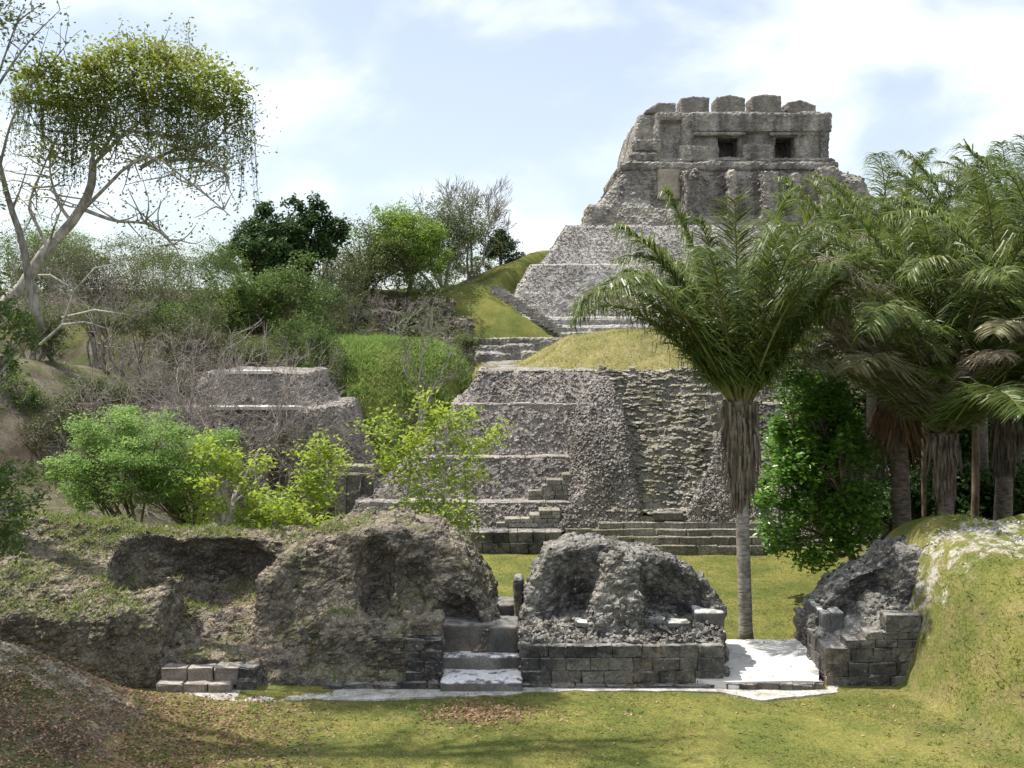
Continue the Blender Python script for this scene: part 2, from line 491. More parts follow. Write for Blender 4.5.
def mat_rock(name, lo, hi, cell=6.0, bump=0.6, stain=(0.03, 0.03, 0.033), stain_amt=0.6, stain_scale=0.55, up=(0.42, 0.41, 0.38), up_amt=0.6, moss=(0.07, 0.09, 0.02), moss_amt=0.0, tint=0.0, warm=(0.27, 0.20, 0.13), warm_amt=0.25, streak=0.0, cellvar=0.7, mortar=0.55, fleck=0.0, course=0.0):
    k = NT(name)
    dst = k.n('ShaderNodeVectorMath', _operation='ADD')
    k.t.links.new(k.pos, dst.inputs[0])
    nz = k.n('ShaderNodeTexNoise', Vector=k.pos, Scale=3.0, Detail=3)
    sc = k.n('ShaderNodeVectorMath', _operation='SCALE', Scale=0.18); k.t.links.new(nz.outputs['Color'], sc.inputs[0]); k.t.links.new(sc.outputs[0], dst.inputs[1])
    vo = k.n('ShaderNodeTexVoronoi', Vector=dst.outputs[0], Scale=cell, Randomness=1.0)
    ve = k.n('ShaderNodeTexVoronoi', Vector=dst.outputs[0], Scale=cell, Randomness=1.0, _feature='DISTANCE_TO_EDGE')
    cv = k.n('ShaderNodeSeparateColor', Color=vo.outputs['Color']).outputs[0]
    f0 = k.noise(1.1, 6, 0.6)
    fac = k.math('ADD', k.math('MULTIPLY', cv, cellvar), k.math('MULTIPLY', k.rng(f0, 0.3, 0.7), 1 - cellvar))
    if tint: fac = k.math('ADD', k.math('MULTIPLY', fac, 1 - tint), k.math('MULTIPLY', k.attr('tint'), tint))
    col = k.mix(fac, lo, hi)
    col = k.mix(k.math('MULTIPLY', k.rng(k.noise(0.9, 5, 0.6), 0.5, 0.68), warm_amt), col, warm)
    vs = k.pos
    if streak:
        mp = k.n('ShaderNodeMapping', Vector=k.pos); mp.inputs['Scale'].default_value = (1, 1, streak); vs = mp.outputs[0]
    st = k.rng(k.noise(stain_scale, 7, 0.66, vec=vs, dist=0.3), 0.42, 0.62)
    col = k.mix(k.math('MULTIPLY', st, stain_amt), col, stain)
    # pale lichen on upward faces, patchy
    un = k.rng(k.upness(), 0.25, 0.85)
    lich = k.math('MULTIPLY', k.math('MULTIPLY', un, k.rng(k.noise(2.3, 6, 0.65), 0.36, 0.6)), up_amt)
    col = k.mix(lich, col, up)
    if moss_amt:
        mo = k.math('MULTIPLY', k.math('MULTIPLY', k.rng(k.upness(), 0.15, 0.7), k.rng(k.noise(0.8, 6, 0.6), 0.48, 0.6)), moss_amt)
        col = k.mix(mo, col, moss)
    if fleck: col = k.mix(k.math('MULTIPLY', k.rng(k.noise(7.5, 5, 0.7), 0.60, 0.68), fleck), col, (0.55, 0.54, 0.51))
    sp = k.rng(k.noise(22, 3, 0.6), 0.3, 0.75, 0.72, 1.22)
    col = k.mix(1.0, col, k.n('ShaderNodeCombineColor', Red=sp, Green=sp, Blue=sp).outputs[0], 'MULTIPLY')
    gr = k.rng(ve.outputs['Distance'], 0.0, 0.09, mortar, 1.0)
    col = k.mix(1.0, col, k.n('ShaderNodeCombineColor', Red=gr, Green=gr, Blue=gr).outputs[0], 'MULTIPLY')
    br = None
    if course:          # worn masonry courses
        sx = k.n('ShaderNodeSeparateXYZ', Vector=k.pos)
        wob = k.math('MULTIPLY', k.math('SUBTRACT', k.noise(0.9, 3), 0.5), 0.35)
        cx = k.n('ShaderNodeCombineXYZ', X=k.math('ADD', sx.outputs[0], k.math('MULTIPLY', sx.outputs[1], 0.35)), Y=k.math('ADD', sx.outputs[2], wob))
        bk_ = k.n('ShaderNodeTexBrick', Vector=cx.outputs[0], Scale=1.0)
        bk_.inputs['Brick Width'].default_value = course * 2.1; bk_.inputs['Row Height'].default_value = course
        bk_.inputs['Mortar Size'].default_value = 0.045; bk_.inputs['Mortar Smooth'].default_value = 0.6
        bk_.inputs['Color1'].default_value = (1, 1, 1, 1); bk_.inputs['Color2'].default_value = (0.72, 0.71, 0.69, 1); bk_.inputs['Mortar'].default_value = (0.5, 0.49, 0.48, 1)
        col = k.mix(k.math('MULTIPLY', k.rng(k.noise(0.5, 4), 0.35, 0.6), 0.8), col, k.mix(1.0, col, bk_.outputs['Color'], 'MULTIPLY'))
    bh = k.math('ADD', k.math('MULTIPLY', k.rng(ve.outputs['Distance'], 0, 0.22), 0.7), k.math('ADD', k.math('MULTIPLY', k.noise(9, 6, 0.65), 0.6), k.math('MULTIPLY', cv, 0.35)))
    return k.finish(col, 0.93, bh, bump, 0.09, 0.15)

def mat_leaf(name, lo, hi, transl=0.4, yellow=None, yamt=0.0, rough=0.5, spec=0.35):
    k = NT(name)
    t = k.attr('tint')
    col = k.mix(t, lo, hi)
    if yellow is not None: col = k.mix(k.math('MULTIPLY', k.rng(k.noise(0.9, 3, 0.5), 0.45, 0.65), yamt), col, yellow)
    pv = k.rng(k.noise(2.5, 2, 0.5), 0.3, 0.7, 0.8, 1.15)
    col = k.mix(1.0, col, k.n('ShaderNodeCombineColor', Red=pv, Green=pv, Blue=pv).outputs[0], 'MULTIPLY')
    tc = k.mix(0.4, col, tuple(min(1, 1.5 * a + 0.02) for a in hi))
    return k.finish(col, rough, None, spec=spec, transl=transl, tcol=tc)
def mat_bark(name, lo, hi, scale=7.0, ring=False):
    k = NT(name)
    mp = k.n('ShaderNodeMapping', Vector=k.pos); mp.inputs['Scale'].default_value = (1, 1, 4.0 if ring else 0.3)
    f = k.noise(scale, 5, 0.65, vec=mp.outputs[0])
    col = k.mix(k.rng(f, 0.33, 0.66), lo, hi)
    col = k.mix(k.math('MULTIPLY', k.rng(k.noise(1.6, 4), 0.5, 0.66), 0.5), col, tuple(a * 0.45 for a in lo))
    return k.finish(col, 0.9, f, 0.5, 0.03, 0.2)

M = {}
M['ruin'] = mat_rock('weathered_rubble', (0.055, 0.052, 0.048), (0.31, 0.29, 0.265), 4.0, 0.55, stain=(0.035, 0.034, 0.035), stain_amt=0.85, stain_scale=0.8, up=(0.46, 0.445, 0.41), up_amt=0.5, streak=0.4, moss_amt=0.2, cellvar=0.4, mortar=0.75, fleck=0.6)
M['ruin_earth'] = mat_rock('earthy_rubble', (0.06, 0.051, 0.041), (0.27, 0.235, 0.19), 5.5, 0.65, stain=(0.045, 0.042, 0.04), stain_amt=0.7, stain_scale=0.6, up=(0.34, 0.29, 0.225), up_amt=0.9, moss=(0.115, 0.135, 0.04), moss_amt=0.5, cellvar=0.4, mortar=0.75, fleck=0.5)
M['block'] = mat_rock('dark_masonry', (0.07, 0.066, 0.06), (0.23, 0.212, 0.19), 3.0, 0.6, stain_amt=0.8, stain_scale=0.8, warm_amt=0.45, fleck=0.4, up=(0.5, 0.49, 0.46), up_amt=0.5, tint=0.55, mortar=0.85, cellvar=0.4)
M['plaster'] = mat_rock('old_plaster', (0.10, 0.097, 0.092), (0.26, 0.25, 0.235), 1.6, 0.3, stain_amt=0.55, up=(0.74, 0.73, 0.70), up_amt=0.9, mortar=0.95, cellvar=0.2, streak=0.35)
M['step'] = mat_rock('worn_step_stone', (0.16, 0.135, 0.115), (0.31, 0.27, 0.235), 3.0, 0.35, stain_amt=0.35, up=(0.6, 0.57, 0.52), up_amt=0.6, tint=0.4, mortar=0.9, cellvar=0.3)
M['cobble'] = mat_rock('cobbled_rubble', (0.11, 0.098, 0.09), (0.50, 0.45, 0.41), 7.0, 0.5, stain_amt=0.42, stain_scale=0.3, up=(0.56, 0.53, 0.49), up_amt=0.4, tint=0.8, warm=(0.3, 0.22, 0.17), warm_amt=0.3, mortar=0.6)
M['stair'] = mat_rock('ruined_stair_stone', (0.18, 0.165, 0.14), (0.48, 0.45, 0.39), 5.0, 0.5, stain_amt=0.35, up=(0.5, 0.47, 0.4), up_amt=0.45, moss=(0.16, 0.16, 0.05), moss_amt=0.55, tint=0.6)
M['castle'] = mat_rock('grey_limestone', (0.20, 0.183, 0.162), (0.52, 0.48, 0.43), 2.6, 0.6, stain=(0.075, 0.07, 0.068), stain_amt=0.68, stain_scale=0.35, up=(0.58, 0.57, 0.54), up_amt=0.6, warm=(0.40, 0.32, 0.23), warm_amt=0.4, moss=(0.14, 0.15, 0.06), moss_amt=0.3, streak=0.22, cellvar=0.4, mortar=0.9, course=0.5)
M['tier'] = mat_rock('pale_tier_rubble', (0.27, 0.25, 0.23), (0.66, 0.62, 0.58), 4.5, 0.6, stain=(0.12, 0.115, 0.11), stain_amt=0.4, stain_scale=0.18, up=(0.66, 0.65, 0.62), up_amt=0.5, tint=0.5, streak=0.6, mortar=0.6, course=0.38)

def mat_ground():
    k = NT('ground_grass_and_soil')
    so, dr = k.attr('soil'), k.attr('dry')
    gA, gB, gC = (0.115, 0.134, 0.034), (0.205, 0.194, 0.056), (0.08, 0.108, 0.028)
    col = k.mix(k.rng(k.noise(0.55, 6, 0.6), 0.35, 0.65), gA, gB)
    col = k.mix(k.math('MULTIPLY', k.rng(k.noise(0.23, 5, 0.6), 0.5, 0.68), 0.7), col, gC)
    col = k.mix(k.math('MULTIPLY', dr, k.rng(k.noise(1.3, 6, 0.65), 0.42, 0.62)), col, (0.27, 0.20, 0.105))
    sv = k.rng(k.noise(14, 4, 0.7), 0.25, 0.75, 0.62, 1.3)
    soil = k.mix(k.rng(k.noise(0.8, 7, 0.7), 0.35, 0.65), (0.08, 0.066, 0.046), (0.19, 0.165, 0.125))
    soil = k.mix(k.math('MULTIPLY', k.rng(k.noise(0.5, 6, 0.62), 0.46, 0.60), 0.7), soil, (0.085, 0.105, 0.03))
    edge = k.math('ADD', so, k.math('MULTIPLY', k.math('SUBTRACT', k.noise(1.9, 6, 0.65), 0.5), 0.9))
    col = k.mix(k.rng(edge, 0.38, 0.62), col, soil)
    ch = k.attr('chalk')
    ce = k.math('ADD', ch, k.math('MULTIPLY', k.math('SUBTRACT', k.noise(2.2, 8, 0.72), 0.5), 3.2))
    col = k.mix(k.rng(ce, 0.45, 0.95), col, (0.40, 0.375, 0.33))
    col = k.mix(1.0, col, k.n('ShaderNodeCombineColor', Red=sv, Green=sv, Blue=sv).outputs[0], 'MULTIPLY')
    return k.finish(col, 0.95, k.math('ADD', k.noise(14, 5, 0.7), k.noise(3, 4)), 0.5, 0.05, 0.1)
M['ground'] = mat_ground()
def mat_turf(name, a, b, c, dirt=None, damt=0.0):
    k = NT(name)
    col = k.mix(k.rng(k.noise(0.7, 6, 0.62), 0.35, 0.65), a, b)
    col = k.mix(k.math('MULTIPLY', k.rng(k.noise(0.35, 5, 0.6), 0.5, 0.66), 0.8), col, c)
    if dirt: col = k.mix(k.math('MULTIPLY', k.rng(k.noise(1.4, 6, 0.65), 0.5, 0.64), damt), col, dirt)
    sv = k.rng(k.noise(9, 5, 0.7), 0.25, 0.75, 0.6, 1.3)
    col = k.mix(1.0, col, k.n('ShaderNodeCombineColor', Red=sv, Green=sv, Blue=sv).outputs[0], 'MULTIPLY')
    return k.finish(col, 0.95, k.noise(8, 6, 0.7), 0.7, 0.12, 0.1)
M['turf_cap'] = mat_turf('dry_turf', (0.185, 0.17, 0.06), (0.27, 0.235, 0.10), (0.14, 0.145, 0.045), (0.30, 0.26, 0.16), 0.5)
def mat_pave():
    k = NT('white_lime_paving')
    col = k.mix(k.rng(k.noise(0.9, 7, 0.65), 0.3, 0.7), (0.56, 0.54, 0.51), (0.74, 0.725, 0.69))
    col = k.mix(k.math('MULTIPLY', k.rng(k.noise(1.9, 8, 0.72), 0.50, 0.68), 0.6), col, (0.33, 0.31, 0.27))
    return k.finish(col, 0.92, k.noise(6, 7, 0.7), 0.35, 0.04, 0.15)
M['pave'] = mat_pave()
M['grass'] = mat_leaf('grass_blade', (0.13, 0.165, 0.04), (0.29, 0.28, 0.095), 0.45, rough=0.6, spec=0.2)
M['grass_lush'] = mat_leaf('lush_grass_blade', (0.12, 0.18, 0.035), (0.24, 0.30, 0.08), 0.45, rough=0.6, spec=0.2)
M['grass_mound'] = mat_leaf('long_green_grass', (0.12, 0.20, 0.04), (0.26, 0.36, 0.10), 0.42, rough=0.6, spec=0.2)
M['litter'] = mat_leaf('dry_leaf_litter', (0.13, 0.07, 0.04), (0.46, 0.31, 0.20), 0.15, rough=0.7, spec=0.2)
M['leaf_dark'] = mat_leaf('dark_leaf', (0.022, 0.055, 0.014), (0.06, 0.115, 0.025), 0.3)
M['leaf_mid'] = mat_leaf('mid_leaf', (0.05, 0.10, 0.018), (0.125, 0.19, 0.035), 0.38)
M['leaf_gloss'] = mat_leaf('glossy_leaf', (0.06, 0.15, 0.022), (0.20, 0.36, 0.06), 0.42, rough=0.32, spec=0.6)
M['leaf_bright'] = mat_leaf('bright_leaf', (0.10, 0.19, 0.022), (0.24, 0.34, 0.05), 0.45)
M['leaf_lime'] = mat_leaf('young_lime_leaf', (0.13, 0.23, 0.022), (0.42, 0.50, 0.06), 0.5)
M['leaf_feather'] = mat_leaf('feathery_leaf', (0.12, 0.22, 0.045), (0.30, 0.44, 0.12), 0.48)
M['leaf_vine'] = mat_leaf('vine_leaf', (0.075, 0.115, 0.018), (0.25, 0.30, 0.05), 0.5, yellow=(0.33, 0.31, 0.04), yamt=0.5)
M['leaf_olive'] = mat_leaf('olive_leaf', (0.055, 0.085, 0.022), (0.15, 0.18, 0.055), 0.35)
M['leaf_pale'] = mat_leaf('pale_leaf', (0.14, 0.20, 0.05), (0.27, 0.30, 0.10), 0.4)
M['leaf_brown'] = mat_leaf('dry_twig_leaf', (0.055, 0.065, 0.028), (0.15, 0.15, 0.065), 0.25)
M['frond'] = mat_leaf('palm_leaflet', (0.034, 0.075, 0.013), (0.15, 0.20, 0.032), 0.36, rough=0.42, spec=0.5, yellow=(0.17, 0.16, 0.03), yamt=0.35)
M['frond_dry'] = mat_leaf('dry_palm_leaflet', (0.19, 0.15, 0.105), (0.46, 0.39, 0.30), 0.25, rough=0.6)
M['frond_half'] = mat_leaf('fading_palm_leaflet', (0.08, 0.10, 0.03), (0.25, 0.22, 0.12), 0.3, rough=0.4, spec=0.5)
M['rachis'] = mat_bark('palm_midrib', (0.10, 0.11, 0.035), (0.22, 0.20, 0.085))
M['bark_grey'] = mat_bark('grey_bark', (0.16, 0.145, 0.125), (0.40, 0.375, 0.34))
M['bark_pale'] = mat_bark('pale_bark', (0.26, 0.235, 0.21), (0.52, 0.49, 0.45))
M['bark_brown'] = mat_bark('brown_bark', (0.09, 0.065, 0.045), (0.22, 0.165, 0.12))
M['bark_twig'] = mat_bark('dry_twig', (0.17, 0.145, 0.125), (0.38, 0.34, 0.30))
M['bark_palm'] = mat_bark('ringed_palm_bark', (0.14, 0.12, 0.10), (0.38, 0.345, 0.31), 4.0, True)
M['boot'] = mat_bark('palm_leaf_base', (0.085, 0.07, 0.05), (0.23, 0.195, 0.15), 5.0)
M['boot_rust'] = mat_bark('rusty_palm_thatch', (0.13, 0.07, 0.035), (0.30, 0.18, 0.10), 5.0)

M['path'] = mat_rock('worn_lime_path', (0.30, 0.285, 0.26), (0.62, 0.60, 0.56), 4.0, 0.4, stain=(0.2, 0.18, 0.13), stain_amt=0.7, stain_scale=1.6, up=(0.7, 0.68, 0.64), up_amt=0.5, mortar=0.9, cellvar=0.3)
M['bark_shade'] = mat_bark('shaded_palm_bark', (0.085, 0.07, 0.055), (0.24, 0.20, 0.16), 4.0, True)  # browner palm bark for the grove, with its shade put into the colour
M['twig_red'] = mat_bark('reddish_dry_twig', (0.22, 0.185, 0.165), (0.44, 0.395, 0.365))
M['grey_wall'] = mat_rock('grey_plaster_wall', (0.065, 0.063, 0.06), (0.18, 0.172, 0.16), 1.6, 0.3, stain_amt=0.55, up=(0.4, 0.39, 0.37), up_amt=0.5, mortar=0.95, cellvar=0.2, streak=0.3)
# ================================================================== GROUND
PL = -0.6                         # level of the plaza behind the front ruins
def super_ell(x, y, cx, cy, rx, ry, p=2, q=2):
    return np.abs((x - cx) / rx) ** p + np.abs((y - cy) / ry) ** q
def ground_h(x, y):
    x = np.asarray(x, float); y = np.asarray(y, float)
    h = PL * ss(33.4, 34.4, y)
    h = h + 4.25 * (1 - ss(0.08, 1.0, super_ell(x, y, 17.8, 33.6, 7.1, 9.0, 6, 2))) * (1 - 0.0 * x)
    h = h + 2.0 * ss(-7.6, -14.0, x) * ss(30.6, 28.2, y) * ss(8, 18, y)
    h = h + 8.6 * (1 - ss(0.12, 1.0, super_ell(x, y, -33.5, 62, 21, 19.5)))
    h = h + 3.2 * ss(-11.2, -17.5, x) * ss(31.5, 37, y) * ss(62, 48, y)
    h = h + 9.7 * (1 - ss(0.1, 1.0, super_ell(x, y, -9.5, 81, 10.5, 17)))
    rid = 14.3 * ss(84, 101, y) * ss(330, 200, y) * ss(150, 90, np.abs(x))
    rid = rid + 4.2 * ss(-9, 4, x) * ss(98, 110, y) * ss(200, 150, y)
    front = 1 - np.clip((x + 2.2) / 6.4, 0, 1) * ss(46, 44, x) * ss(109, 104, y)      # the ground dips before the great temple
    rid = np.minimum(rid, 9.6 + front * (4.0 + 5.2 * ss(99, 107, y)))
    h = np.where(rid > 0.01, np.maximum(h, rid - 0.6), h)
    h = h + 1.6 * ss(11, 30, x) * ss(40, 52, y) * ss(90, 70, y)
    return h
def gz(x, y):
    return float(ground_h(np.array([x]), np.array([y]))[0])
def nonuni(parts):
    out = []
    for a, b, n in parts: out += list(np.linspace(a, b, n, endpoint=False))
    return np.array(out + [parts[-1][1]])
gx = nonuni([(-2500, -400, 8), (-400, -100, 14), (-100, -36, 40), (-36, -21, 30), (-21, 25, 200), (25, 60, 40), (60, 120, 20), (120, 400, 12), (400, 2500, 8)])
gy = nonuni([(-60, 0, 8), (0, 18, 20), (18, 40, 120), (40, 90, 110), (90, 125, 50), (125, 350, 30), (350, 3500, 16)])
GX, GY = np.meshgrid(gx, gy, indexing='ij')
gv = np.stack([GX.ravel(), GY.ravel(), np.zeros(GX.size)], -1)
gv[:, 2] = ground_h(gv[:, 0], gv[:, 1])
near = ss(5, 12, gv[:, 1]) * ss(400, 150, gv[:, 1])
slope = np.clip(np.abs(gv[:, 2] - PL * (gv[:, 1] > 34)) / 2.5, 0, 1)
gv[:, 2] += near * (0.05 * fbm(gv * [1, 1, 0], 0.35, 3, 4) + slope * (0.22 * fbm(gv * [1, 1, 0], 0.5, 8, 5)))
ni, nj = GX.shape
ia = (np.arange(ni - 1)[:, None] * nj + np.arange(nj - 1)[None]).ravel()
g_mb = MB().add(gv, np.stack([ia, ia + nj, ia + nj + 1, ia + 1], -1))
ground = struct('ground', g_mb, M['ground'], True)
def gattr(name, val):
    at = ground.data.attributes.new(name, 'FLOAT', 'POINT'); at.data.foreach_set('value', np.asarray(val, np.float32))
x_, y_, z_ = gv.T
soil = 0.95 * (1 - ss(0.3, 1.15, super_ell(x_, y_, -31.5, 60, 21, 21)))
soil = np.maximum(soil, ss(-9.5, -12.5, x_) * ss(31, 36, y_) * ss(56, 46, y_) * 0.85)
soil = np.maximum(soil, 0.85 * ss(84, 88, y_) * ss(97, 93, y_) * ss(-2, -7, x_))
soil = np.maximum(soil, 0.8 * ss(94, 97, y_) * ss(-7, -12, x_) * ss(500, 200, y_))
soil = np.maximum(soil, 0.8 * ss(96, 100, y_) * ss(-14, -20, x_))
soil = np.maximum(soil, 0.72 * ss(-7.2, -10.5, x_) * ss(31, 28, y_))
soil = np.maximum(soil, 0.55 * ss(11, 16, x_) * ss(42, 50, y_))
gattr('soil', soil)
gattr('dry', np.clip(ss(-3, -10, x_) * ss(33, 29, y_) + 0.45 * ss(8.5, 11, x_) * ss(35, 30, y_) * ss(24, 27, y_) * ss(15.5, 12.5, x_), 0, 1))
ch = 0.66 * (1 - ss(0.3, 1.2, super_ell(x_, y_, 14.8, 31.3, 4.4, 2.0))) 
ch = np.maximum(ch, 0.66 * (1 - ss(0.1, 1.0, super_ell(x_, y_, -12.2, 27.7, 4.2, 1.3))))
gattr('chalk', ch)

# lime-paved terrace between the ruins and the worn path along their foot
def slab(name, poly, z0, z1, mat, seed, jag=0.05, step=0.15):
    poly = np.asarray(poly, float); pts = []
    g = rng(seed)
    for a, b in zip(poly, np.roll(poly, -1, 0)):
        n = max(1, int(np.linalg.norm(b - a) / step))
        for t in np.arange(n) / n: pts.append(lerp(a, b, t))
    pts = np.array(pts)
    p3 = np.concatenate([pts, np.zeros((len(pts), 1))], 1)
    pts = pts + jag * np.stack([fbm(p3, 1.3, seed, 3), fbm(p3, 1.3, seed + 50, 3)], -1)
    import bmesh
    bm = bmesh.new()
    top = [bm.verts.new((p[0], p[1], z1)) for p in pts]; bot = [bm.verts.new((p[0], p[1], z0)) for p in pts]
    bm.faces.new(top); n = len(pts)
    for i in range(n): bm.faces.new((bot[i], bot[(i + 1) % n], top[(i + 1) % n], top[i]))
    bmesh.ops.triangulate(bm, faces=bm.faces[:])
    bm.normal_update()
    me = bpy.data.meshes.new(name); bm.to_mesh(me); bm.free(); me.materials.append(mat)
    o = bpy.data.objects.new(name, me); COL.objects.link(o); WLOC[o.name] = np.zeros(3)
    return tag(o, kind='structure')
slab('paving', [(5.2, 30.75), (6.0, 30.5), (8.6, 30.6), (8.8, 31.5), (10.6, 33.2), (10.2, 34.7), (5.6, 34.7)], -0.9, 0.25, M['pave'], 4, 0.07)
g = rng(12); mb = MB(); xq = 5.95  # rough dark blocks stand in for the shade on the paving's front riser
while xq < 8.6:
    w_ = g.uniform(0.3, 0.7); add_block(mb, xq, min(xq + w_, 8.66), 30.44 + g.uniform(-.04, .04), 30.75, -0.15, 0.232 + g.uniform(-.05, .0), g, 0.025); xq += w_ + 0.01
tag(obj('riser_shade_blocks', mb, M['block']), kind='structure')
def strip_poly(pts_front, pts_back): return list(pts_front) + list(pts_back)[::-1]
fr = [(PX(150, 30), 30.05), (PX(230, 29.6), 29.55), (PX(330, 29.6), 29.6), (PX(430, 29.8), 29.85), (PX(510, 30), 30.05), (PX(545, 30.3), 30.35), (PX(640, 30.5), 30.42), (PX(720, 30.3), 30.25), (PX(760, 29.8), 29.6), (PX(800, 29.8), 29.9), (PX(840, 30.1), 30.2)]
bk = [(PX(150, 30.5), 30.9), (PX(330, 30.5), 30.9), (PX(520, 30.5), 30.9), (PX(720, 30.7), 30.9), (PX(840, 30.7), 30.9)]
slab('path', strip_poly(fr, bk), -0.3, 0.045, M['path'], 9, 0.12)

# ================================================================== STEPPED PYRAMID IN THE MIDDLE
XC, YC = 7.3, 70.0
def stack_tier(hb, yb, zb, ht, yt, zt, xc=XC, yc=YC, soft=0.25):
    """sloping tier: (half width, front y, z) at its foot and at its top edge"""
    def fn(X, Y, Z):
        t = (Z - zb) / (zt - zb)
        hx = hb + (ht - hb) * t
        hy = (yc - yb) + ((yc - yt) - (yc - yb)) * t
        sx = 1 / math.sqrt(1 + ((hb - ht) / (zt - zb)) ** 2); sy = 1 / math.sqrt(1 + ((yt - yb) / (zt - zb)) ** 2)
        a = smax((np.abs(X - xc) - hx) * sx, (np.abs(Y - yc) - hy) * sy, soft)
        return smax(np.maximum(a, zb - Z), Z - zt, 0.12)
    return fn
pyr = thing('stepped_pyramid', 'cobbled stepped pyramid with grassy top and a ruined central stairway, behind the front ruins', 'pyramid', (XC, 52.0, PL))
TI = [((16.4, 52.5, PL - 0.4), (14.9, 54.3, PZ(503, 54.3))), ((14.8, 55.2, PZ(503, 54.3) - 0.3), (12.5, 56.5, PZ(458, 56.5))),
      ((12.4, 57.4, PZ(458, 56.5) - 0.3), (10.4, 58.9, PZ(405, 58.9))), ((10.3, 59.6, PZ(405, 58.9) - 0.3), (9.0, 61.0, PZ(371, 61.0)))]
for i, ((hb, yb, zb), (ht, yt, zt)) in enumerate(TI):
    fn = stack_tier(hb, yb, zb, ht, yt, zt)
    lo = (XC - hb - 0.5, yb - 0.5, zb - 0.3); hi = (XC + hb + 0.5, 2 * YC - yb + 0.5, zt + 0.5)
    mb = solid(fn, lo, hi, 0.2, 20 + i, big=0.09 + 0.05 * (i == 3), bs=0.5, stone=0.03, sscale=4.0, fine=0.02)
    vis = lambda c, n: ((n[:, 2] < 0.86) & (c[:, 2] > PL - 0.05)) * np.where(c[:, 1] < 64, 1.0, 0.12)
    N = [9000, 8500, 8000, 6500][i]
    p, nr = sample(mb, N, 30 + i, vis)
    mb.merge(stones(p, rng(40 + i).uniform(0.06, 0.125, N), 50 + i))
    # pale row of stones along the outer lip of the ledge
    g = rng(60 + i); n = 260
    ex = np.concatenate([g.uniform(XC - ht, XC + ht, n), np.full(90, XC - ht) + g.uniform(-.1, .1, 90)])
    ey = np.concatenate([np.full(n, yt + 0.12) + g.uniform(-.1, .15, n), g.uniform(yt, yt + 9, 90)])
    if i < 3:
        for (xa, xb, ya, yb) in ((XC - ht + 0.1, XC - 1.2, yt - 0.02, yt + 1.0), (XC + 1.2, XC + ht - 0.1, yt - 0.02, yt + 1.0)):
            xq = xa
            while xq < xb - 0.2:
                w_ = min(g.uniform(0.5, 1.4), xb - xq)
                if g.random() < 0.8: add_block(mb, xq, xq + w_ + 0.02, ya + g.uniform(-.05, .05), yb, zt - 0.2, zt + 0.045 + g.uniform(-.03, .03), g, 0.03, g.uniform(0.7, 1.0)); xq += w_
    st = stones(np.stack([ex, ey, np.full(len(ex), zt + 0.0)], -1), g.uniform(0.08, 0.16, len(ex)), 70 + i, 0.5, False)
    st.tint = [np.clip(a * 0.4 + 0.6, 0, 1) for a in st.tint]
    mb.merge(st)
    obj('terrace', mb, M['cobble'], pyr)
# lower facing of smooth blocks on the left terraces
g = rng(77)
for (pa, pb, top, bot, Y) in ((528, 583, 474, 501, 55.2), (496, 560, 510, 531, 53.3)):
    mb = MB()
    x0, x1 = PX(pa, Y), PX(pb, Y); z0, z1 = PZ(bot, Y), PZ(top, Y)
    masonry(mb, x0, x1, z0, z1, Y - 0.12, 1.4, 5, g, 0.35, 0.8, keep=lambda x, z: (z - z0) / (z1 - z0) < 0.25 + 1.0 * ((x - x0) / (x1 - x0)))
    obj('facing_stones', mb, M['stair'], pyr)
mb = MB(); masonry(mb, PX(470, 52.4), PX(562, 52.4), PL, PZ(531, 52.4), 52.15, 1.0, 2, g, 0.4, 0.9)
obj('plinth', mb, M['block'], pyr)
# balustrades
def balustrade(secs, seed, soft):
    ys = np.array([s[0] for s in secs]); xl = np.array([s[1] for s in secs]); xr = np.array([s[2] for s in secs]); zz = np.array([s[3] for s in secs])
    def fn(X, Y, Z):
        yy = Y.ravel()
        L_ = np.interp(yy, ys, xl)[None, :, None]; R_ = np.interp(yy, ys, xr)[None, :, None]; T_ = np.interp(yy, ys, zz)[None, :, None]
        fl = 0.16 * np.maximum(T_ - Z, 0)           # sides batter outward below the top
        a = smax(L_ - fl - X, X - R_ - fl, 0.2)
        return smax(smax(a, (Z - T_) * 0.75, soft), np.maximum(ys[0] - Y, Y - ys[-1]), 0.3)
    lo = (xl.min() - 1.8, ys[0] - 0.4, PL - 0.3); hi = (xr.max() + 1.8, ys[-1] + 0.4, zz.max() + 0.4)
    mb = solid(lambda X, Y, Z: np.maximum(fn(X, Y, Z), (PL + 0.9 - Z)), lo, hi, 0.16, seed, big=0.1, bs=0.6, stone=0.03, sscale=4.5)
    p, nr = sample(mb, 8500, seed + 1, lambda c, n: (n[:, 1] < 0.5) * 1.0)
    mb.merge(stones(p, rng(seed + 2).uniform(0.06, 0.12, len(p)), seed + 3))
    return mb
def sec(py, pl, pr, Y): return (Y, PX(pl, Y), PX(pr, Y), PZ(py, Y))
obj('balustrade', balustrade([sec(523, 558, 643, 52.9), sec(519, 558, 643, 53.1), sec(500, 570, 639, 53.4), sec(471, 586, 633, 53.9), sec(466, 584, 633, 54.0), sec(430, 578, 629, 55.2), sec(395, 580, 619, 57.2), sec(372, 588, 608, 59.1)], 90, 0.5), M['cobble'], pyr)
obj('balustrade', balustrade([sec(523, 682, 764, 52.9), sec(519, 683, 764, 53.1), sec(500, 691, 756, 53.4), sec(472, 704, 744, 54.2), sec(445, 715, 742, 55.0), sec(420, 724, 736, 56.2)], 95, 0.4), M['cobble'], pyr)
